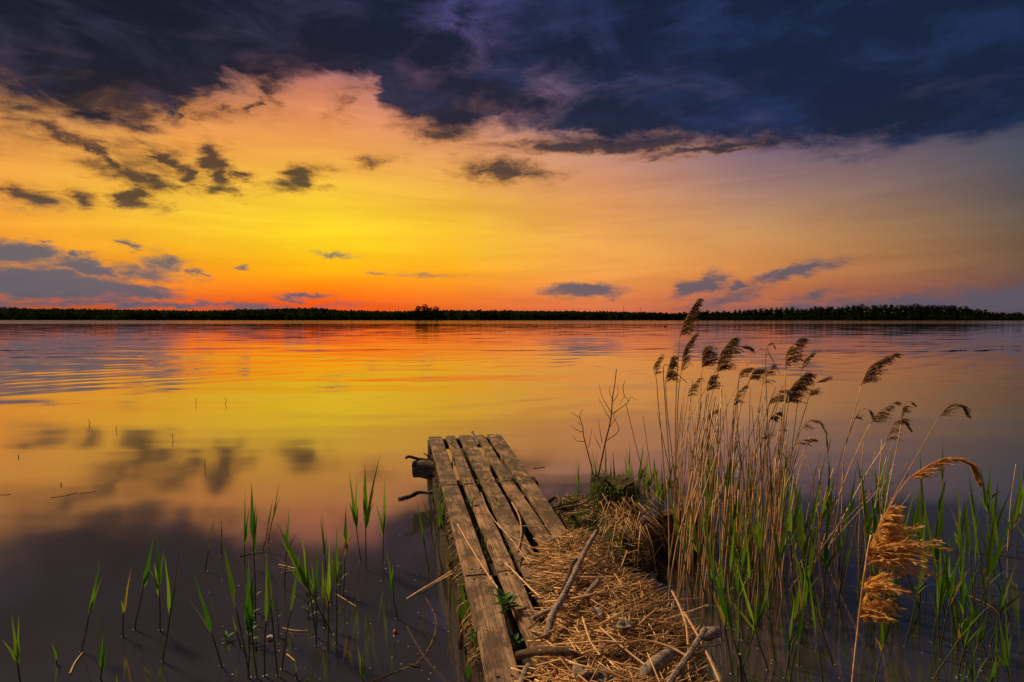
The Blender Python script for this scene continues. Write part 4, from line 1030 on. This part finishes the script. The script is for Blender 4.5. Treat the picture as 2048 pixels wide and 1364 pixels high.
dry_stem([(1385,1110),(1392,985),(1430,868),(1437,850)], 4, 'dry stem kinked up to a point, clump middle left')
dry_stem([(1560,1110),(1490,960),(1430,856)], 4, 'dry stem slanting left across the clump, broken at top')
dry_stem([(1300,1085),(1287,960),(1262,850),(1251,806)], 4.3, 'lone thin dry stem bending left over the twig bush')
dry_stem([(1320,1060),(1300,930),(1286,830)], 4.3, 'very thin dry stem just left of the reed clump')
for _ in range(130):
    bx, by = U(1335, 1565), U(1060, 1215); B = on(bx, by, 0); h = U(.55, 1.25); ln = random.gauss(.05, .10) * h
    e = thing('bare_reed', B, how(h, .55, 1.25, ln) + ' bare dry stem, ' + ('left' if bx < 1410 else 'middle' if bx < 1490 else 'right') + ' of thick clump', 'dry stem', 'bare stems of the dry reed clump')
    mid = B + Vector((ln * .4 + U(-.02, .02), U(-.03, .03), h * .55)); tp = B + Vector((ln, U(-.1, .1), h))
    stem_part(e, [B - Vector((0, 0, .25)), B, mid, tp], U(.0036, .0056), U(.002, .0034), 'dry_stem', 6, 8, 'stalk')
for _ in range(34):
    bx, by = U(1570, 1780), U(1070, 1215); B = on(bx, by, 0); h = U(.35, .85); ln = random.gauss(.12, .12) * h
    e = thing('bare_reed', B, how(h, .35, .85, ln) + ' bare dry stem, ' + ('left' if bx < 1640 else 'middle' if bx < 1710 else 'right') + ' of looser bed', 'dry stem', 'bare stems of the looser reed bed')
    stem_part(e, [B - Vector((0, 0, .25)), B, B + Vector((ln * .4, U(-.03, .03), h * .55)), B + Vector((ln, U(-.1, .1), h))], U(.0034, .005), U(.002, .003), 'dry_stem', 6, 8, 'stalk')
for cp_, lb in (([(1540,1075),(1640,1055),(1700,1052),(1730,1062)],'long dry stem arching sideways through the reed bed'),([(1590,1140),(1660,1070),(1745,985)],'straight dry stem slanting up right in the looser bed'),([(1580,1180),(1650,1100),(1760,975)],'second dry stem slanting up right, a little nearer'),([(1310,1110),(1380,1040),(1490,985),(1570,945)],'long dry stem slanting low across the log'),([(1230,1085),(1290,1030),(1340,930),(1350,900)],'dry stem curving up right beside the stump'),([(1215,1080),(1270,1075),(1330,1045),(1375,990)],'dry stem sweeping low from tangle over the log'),([(1250,1110),(1330,1075),(1420,1045)],'dry stem lying low in front of the log'),([(2015,1100),(2022,1000),(2032,928)],'brown stalk standing alone at the right edge'),([(1985,1090),(1770,1060),(1905,1052)],'pale stem') ):
    if lb == 'pale stem': continue
    Yd = on(*cp_[0]).y; dry_stem(cp_, Yd, lb, None, .0036, .002)
def flat_stem(pp, r_, label, mat_='straw_single', z=.006):
    return stick('fallen_stem', label, 'fallen stem', [on(x, y, z) for x, y in pp], [r_, r_ * .7], mat_, n=6)
flat_stem([(1930,1200-12),(1960,1202),(1985,1215),(2000,1232)], .005, 'orange brown stem floating bent at the lower right')
flat_stem([(1940,1104),(2000,1110),(2060,1118)], .004, 'dark stem floating level near the right edge', 'brown_stick')
flat_stem([(478,1112),(500,1107),(527,1103)], .005, 'pale stem floating among the left reeds')
flat_stem([(557,1129),(575,1133),(596,1138)], .004, 'pale bent stem floating behind the broad arching leaf')
flat_stem([(563,1146),(580,1142),(597,1141)], .004, 'pale stem floating just below the bent one')
flat_stem([(565,1256),(590,1261),(615,1261)], .003, 'thin pale stem floating at the foot of left group')
flat_stem([(140,1347),(150,1325),(165,1305)], .004, 'pale straw at the foot of the right leaning lower left reed')
flat_stem([(672,1188),(692,1200),(712,1213)], .003, 'pale stem floating by the three-blade reed')
flat_stem([(573,1308),(582,1315),(590,1322)], .003, 'small pale stem near the bottom, left group')
flat_stem([(745,1364),(800,1342),(840,1325),(862,1290),(873,1255),(868,1225),(850,1195)], .008, 'long curved reddish root lying in the shallows left of jetty', 'bare_wood', -.003)
flat_stem([(818,1328),(832,1332),(842,1330)], .004, 'short side shoot of the curved root', 'brown_stick')
for lb, pp, r_ in (('stick floating in a thin drift line far left',[(130,992),(155,985)],.0035),('thin straw of the drift line, its right end',[(160,987),(192,983)],.003),('thin straw of the drift line, its left end',[(100,996),(128,992)],.003),('straw floating right of the jetty head',[(1066,937),(1082,935),(1090,934)],.005),('bit of straw floating at the far left edge',[(0,990),(22,989)],.003)):
    flat_stem(pp, r_, lb, 'brown_stick', .001)
for lb, pp in (('bent twig standing out of the golden water, left of centre',[(450,808),(453,802),(449,794)]),('thin twig standing in the golden water left of the bent one',[(392,808),(392,795)]),('forked twig standing in the water at far left',[(178,850),(180,846),(176,838)]),('thin twig out of the water below the forked one',[(232,862),(233,853)]),('thin twig standing above the left reeds far out',[(346,880),(344,866)]),('slim twig standing above the broad upright reed',[(410,935),(410,918)]),('tiny twig far left standing in the water',[(122,971),(123,966)]),('tiny twig at the left edge of the lake',[(37,915),(37,909)])):
    B = on(*pp[0]); stick('twig', lb, 'twig', [B - Vector((0, 0, .2)), B] + [at(x, y, B.y) for x, y in pp[1:]], [.006, .003], 'twig', n=5)

# big golden plume close to the camera
Yg = 1.95
e = thing('dry_reed', at(1705, 1372, Yg), 'large near dry reed with golden drooping plume, lower right', 'dry reed')
stem_part(e, [at(1690, 1560, Yg), at(1705, 1364, Yg), at(1718, 1240, Yg), at(1733, 1120, Yg), at(1742, 1070, Yg)], .0042, .003, 'straw_single', 8, 14)
rac = [at(1716, 1245, Yg), at(1733, 1120, Yg), at(1765, 1040, Yg), at(1815, 960, Yg), at(1885, 918, Yg), at(1935, 925, Yg), at(1952, 962, Yg)]
plume(e, rac, 170, .16, 'plume_gold', 1.0, .30, along=.30, fluff=22, clumps=[(.015, .004, .5), (.025, .004, .6), (.085, .004, .74), (.165, .008, .8), (.18, .008, 1.1), (.195, .008, 1.35), (.20, .01, 1.0), (.29, .02, .34), (.35, .02, .3)], name='plume')
plume(e, rac[3:], 130, .055, 'plume_gold', 1.0, .35, name='plume_tip')

# bare twig bush
e = thing('twig_bush', on(1192, 1010, .0), 'leafless twig bush with two crooked stems behind the root clump', 'bush')
zx = lambda x, y: at(1130 + .2786 * x, 580 + .2786 * y, 4.35)
TW = [('stem',[(205,1420),(200,1320),(160,1150),(135,1050),(125,980),(105,912),(125,858)],.0055),('stem',[(220,1430),(232,1350),(290,1090),(328,930),(345,780),(362,680),(365,565)],.007),
 ('branch',[(105,915),(75,900),(42,878)],.003),('branch',[(132,1020),(85,1000),(40,972)],.003),('branch',[(140,1082),(85,1085),(58,1040)],.003),('branch',[(110,965),(95,955),(85,950)],.0025),
 ('branch',[(328,930),(290,870),(235,768)],.003),('branch',[(332,880),(270,770),(247,680)],.003),('branch',[(345,790),(322,740),(318,688)],.003),('branch',[(345,800),(375,745),(376,685)],.003),
 ('branch',[(335,885),(400,850),(450,800),(425,770),(390,820)],.0035),('branch',[(450,800),(480,772),(512,792)],.003),('branch',[(425,765),(418,700),(434,650)],.0035),('branch',[(295,1085),(370,1035),(390,990),(350,905),(372,860)],.0035),
 ('branch',[(262,1090),(250,1010),(235,918)],.003),('branch',[(250,1130),(225,1075),(212,1048)],.003),('branch',[(170,1130),(185,1060),(195,1000)],.0025),('branch',[(318,975),(345,960),(372,900)],.003)]
for nm, pp, r_ in TW:
    c = curve([zx(x, y) + Vector((0, U(-.03, .03), 0)) for x, y in pp], 14); mb = MB()
    mb.tube(local(e, c), [r_ * (1 - .6 * i / 14) for i in range(15)], 5); mb.build(nm, 'twig', e)

# weeds on the jetty and in the water
def weed(base, n, r_, label, leaf=.05, wd=.016, name='leafy_weed', up=.5, serr=True):
    e = thing(name, base, label, 'weed'); st_top = base + Vector((U(-.01, .01), U(-.01, .01), r_ * up))
    stem_part(e, [base - Vector((0, 0, .05)), base, st_top], .003, .002, 'reed_stem', 6, 4)
    for i in range(n):
        a = 2.4 * i + U(-.3, .3); f = (i + .5) / n; s0 = base.lerp(st_top, f); l = leaf * U(.7, 1.2) * (1.15 - .5 * f)
        dr = Vector((math.cos(a), math.sin(a), .5 + .5 * f)); tp = s0 + Vector((math.cos(a) * l, math.sin(a) * l, l * (.25 + .5 * f)))
        c = curve([s0, s0 + dr * l * .45, tp], 10); ww = []
        for k in range(11):
            g = k / 10; ww.append(max(.001, wd * math.sin(math.pi * min(1, .12 + g * .88)) * (1 + (.35 if k % 2 else -.2) * serr)))
        mb = MB(); mb.blade(local(e, c), ww, (-math.sin(a), math.cos(a), 0), .3); mb.build('leaf', 'weed_leaf', e)
    return e
weed(on(1012, 1222, DZ), 16, .10, 'bushy green weed growing between the near planks', .085, .024)
weed(on(960, 1300, .30), 9, .14, 'green weed with pointed leaves at the near left plank edge', .08, .024)
weed(on(1064, 1185, DZ - .02), 5, .12, 'small thin weed in the gap by the straw heap', .04, .010)
weed(on(904, 893, DZ), 7, .06, 'small green weed in the first gap near jetty head', .06, .010)
weed(on(944, 1010, DZ), 6, .05, 'small round-leaved weed in the second gap', .045, .016, serr=False)
weed(on(935, 920, DZ), 7, .08, 'feathery green weed in the second gap, far half', .06, .008)
weed(on(1028, 962, DZ), 7, .06, 'low green weed in the last gap at mid jetty', .06, .010)
weed(on(992, 1012, DZ), 7, .06, 'small green weed between third and fourth planks', .06, .009)
weed(on(1032, 1290, DZ - .06), 6, .05, 'green leaves deep in the gap near the dark stick', .05, .016)
weed(on(1232, 1240, DZ + .14), 5, .03, 'tiny green seedling on the straw heap', .03, .010)
weed(on(500, 1285), 9, .17, 'leafy water plant at the foot of broad pale reed', .05, .018, 'water_plant', .9)
weed(on(511, 1225), 6, .16, 'upright leafy water plant beside the tallest left reed', .035, .012, 'water_plant', 1)
weed(on(558, 1275), 7, .22, 'thin water plant with tiny leaves, centre of left group', .025, .009, 'water_plant', 1)
weed(on(617, 1236), 7, .18, 'water plant with pointed leaves below the arching leaf', .07, .018, 'water_plant', .7)
weed(on(680, 1190), 8, .22, 'water plant with curled side leaves right in left group', .06, .016, 'water_plant', .9)
weed(on(452, 1282), 6, .05, 'small rosette of leaves floating left of the left group', .05, .014, 'water_plant', .4)
# grass rooted in the gaps and on the left flank of the jetty
def grass_thing(label, spots, hmin, hmax, name='grass'):
    o0 = spots[0][0]; mb = MB()
    for p, n_, sprd in spots:
        for _ in range(n_):
            q = p + Vector((U(-sprd, sprd), U(-sprd, sprd), U(-.02, 0))); l = U(hmin, hmax); a = U(0, 6.28); dx = Vector((math.cos(a), math.sin(a), 0)) * l * U(.1, .7)
            mb.blade([q - o0, q - o0 + dx * .4 + Vector((0, 0, l * .6)), q - o0 + dx + Vector((0, 0, l * .9))], [.004, .0045, .0006], (-dx.y, dx.x, 0))
    e = mb.build(name, 'grass_blade'); e.location = o0; return tag(e, label, 'grass', kind='stuff')
gp = []
for (x0, y0), (x1, y1), n_ in (((887,873),(989,1146),16),((913,871),(1035,1130),16),((948,872),(1100,1115),16),((970,870),(1135,1110),14),((1008,1160),(1065,1300),6)):
    for _ in range(n_):
        f = U(.02, .98); gp.append((on(x0 + (x1-x0)*f, y0 + (y1-y0)*f, DZ - .03), random.choice((1, 2, 4, 7)), .016))
grass_thing('grass and moss growing in the gaps between jetty planks', gp, .02, .07)
gp = []
for _ in range(60):
    f = U(0, 1); gp.append((on(876 + 95 * f - U(0, 14), 930 + 380 * f, DZ - U(.05, .25)), random.choice((2, 4, 6)), .03))
grass_thing('grass and dead stalks hanging on the left side of the jetty', gp, .04, .13)
mb = MB(); o0 = on(900, 1100, .2)
for _ in range(160):
    f = U(0, 1); q = on(880 + 90 * f, 930 + 380 * f, DZ - U(.02, .12)) - o0; d = Vector((U(-.08, .02), U(-.05, .08), -U(.03, .18)))
    mb.tube([q, q + d * .6 + Vector((-.02, 0, 0)), q + d], U(.0015, .003), 4)
e = mb.build('hanging_straw', 'straw'); e.location = o0; tag(e, 'dry stalks hanging down the left side of the jetty', 'straw', kind='stuff')

# scum and painted meniscus glints at the stems
mb = MB(); o0 = on(700, 1200)
spots = [b_ + Vector((random.choice((-1, 1)) * U(.004, .012), U(-.008, .008), 0)) for b_ in BASES if abs(b_.z) < .01 for _ in range(2)]  # pale discs at each stem foot imitate waterline glints
spots += [on(U(420, 900), U(1020, 1360)) for _ in range(110)] + [on(U(1450, 2040), U(1000, 1360)) for _ in range(110)]
for q in spots:
    r0 = U(.0015, .0042); k = len(mb.v); n_ = 5
    for j in range(n_): mb.v.append(Vector((q.x + math.cos(j * 1.257) * r0 * U(.7, 1.4), q.y + math.sin(j * 1.257) * r0, .0025)) - o0)
    mb.f.append(tuple(range(k, k + n_)))
e = mb.build('glints_and_flakes', 'shell'); e.location = o0; tag(e, 'pale specks of scum floating around the reed stems', 'scum', kind='stuff')
# small floating things
p = on(790, 1263, .008); e = thing('float', p, 'small round orange float on the dark water left of jetty', 'float')
mb = MB()
for i in range(7):
    for k in range(10):
        a, z = k * .6283, -math.cos(i * math.pi / 6); rr = math.sin(i * math.pi / 6) * .0105; mb.v.append(Vector((math.cos(a) * rr, math.sin(a) * rr, z * .0115)))
for i in range(6):
    for k in range(10): mb.f.append((i*10+k, i*10+(k+1)%10, (i+1)*10+(k+1)%10, (i+1)*10+k))
mb.build('ball', 'orange_paint', e)
mb = MB(); mb.tube([(0, 0, .010), (.001, 0, .019)], [.002, .0015], 6); mb.build('peg', 'twig', e)
p = on(539, 1277, .006); e = thing('snail_shell', p, 'small pale snail shell floating by the left reeds', 'shell')
mb = MB(); c = [Vector((math.cos(a_) * .012 * (1 - a_ / 15), math.sin(a_) * .012 * (1 - a_ / 15), .006 + a_ * .0008)) for a_ in [i * .5 for i in range(24)]]
mb.tube(c, [.008 * (1 - i / 27) for i in range(24)], 7); mb.build('whorl', 'shell', e)
mb = MB(); mb.tube([c[0], c[0] + Vector((.004, -.006, -.003)), c[0] + Vector((.006, -.012, -.004))], [.008, .006, .002], 7); mb.build('lip', 'shell', e)

# look-alikes of one label: say which one, counted from the left
ORD = 'leftmost second third fourth fifth sixth seventh eighth ninth tenth eleventh twelfth'.split()
by = {}
for o in COL.objects:
    if o.parent is None and o.get('label') and o.get('category') in ('reed', 'dry stem'): by.setdefault(o['label'], []).append(o)
for lb, os_ in by.items():
    if len(os_) < 2: continue
    os_.sort(key=lambda o: o.location.x / max(.5, o.location.y))
    for i, o in enumerate(os_): o['label'] = lb + ', ' + (ORD[min(i, 11)] if i == 0 else ORD[min(i, 11)] + ' from left')
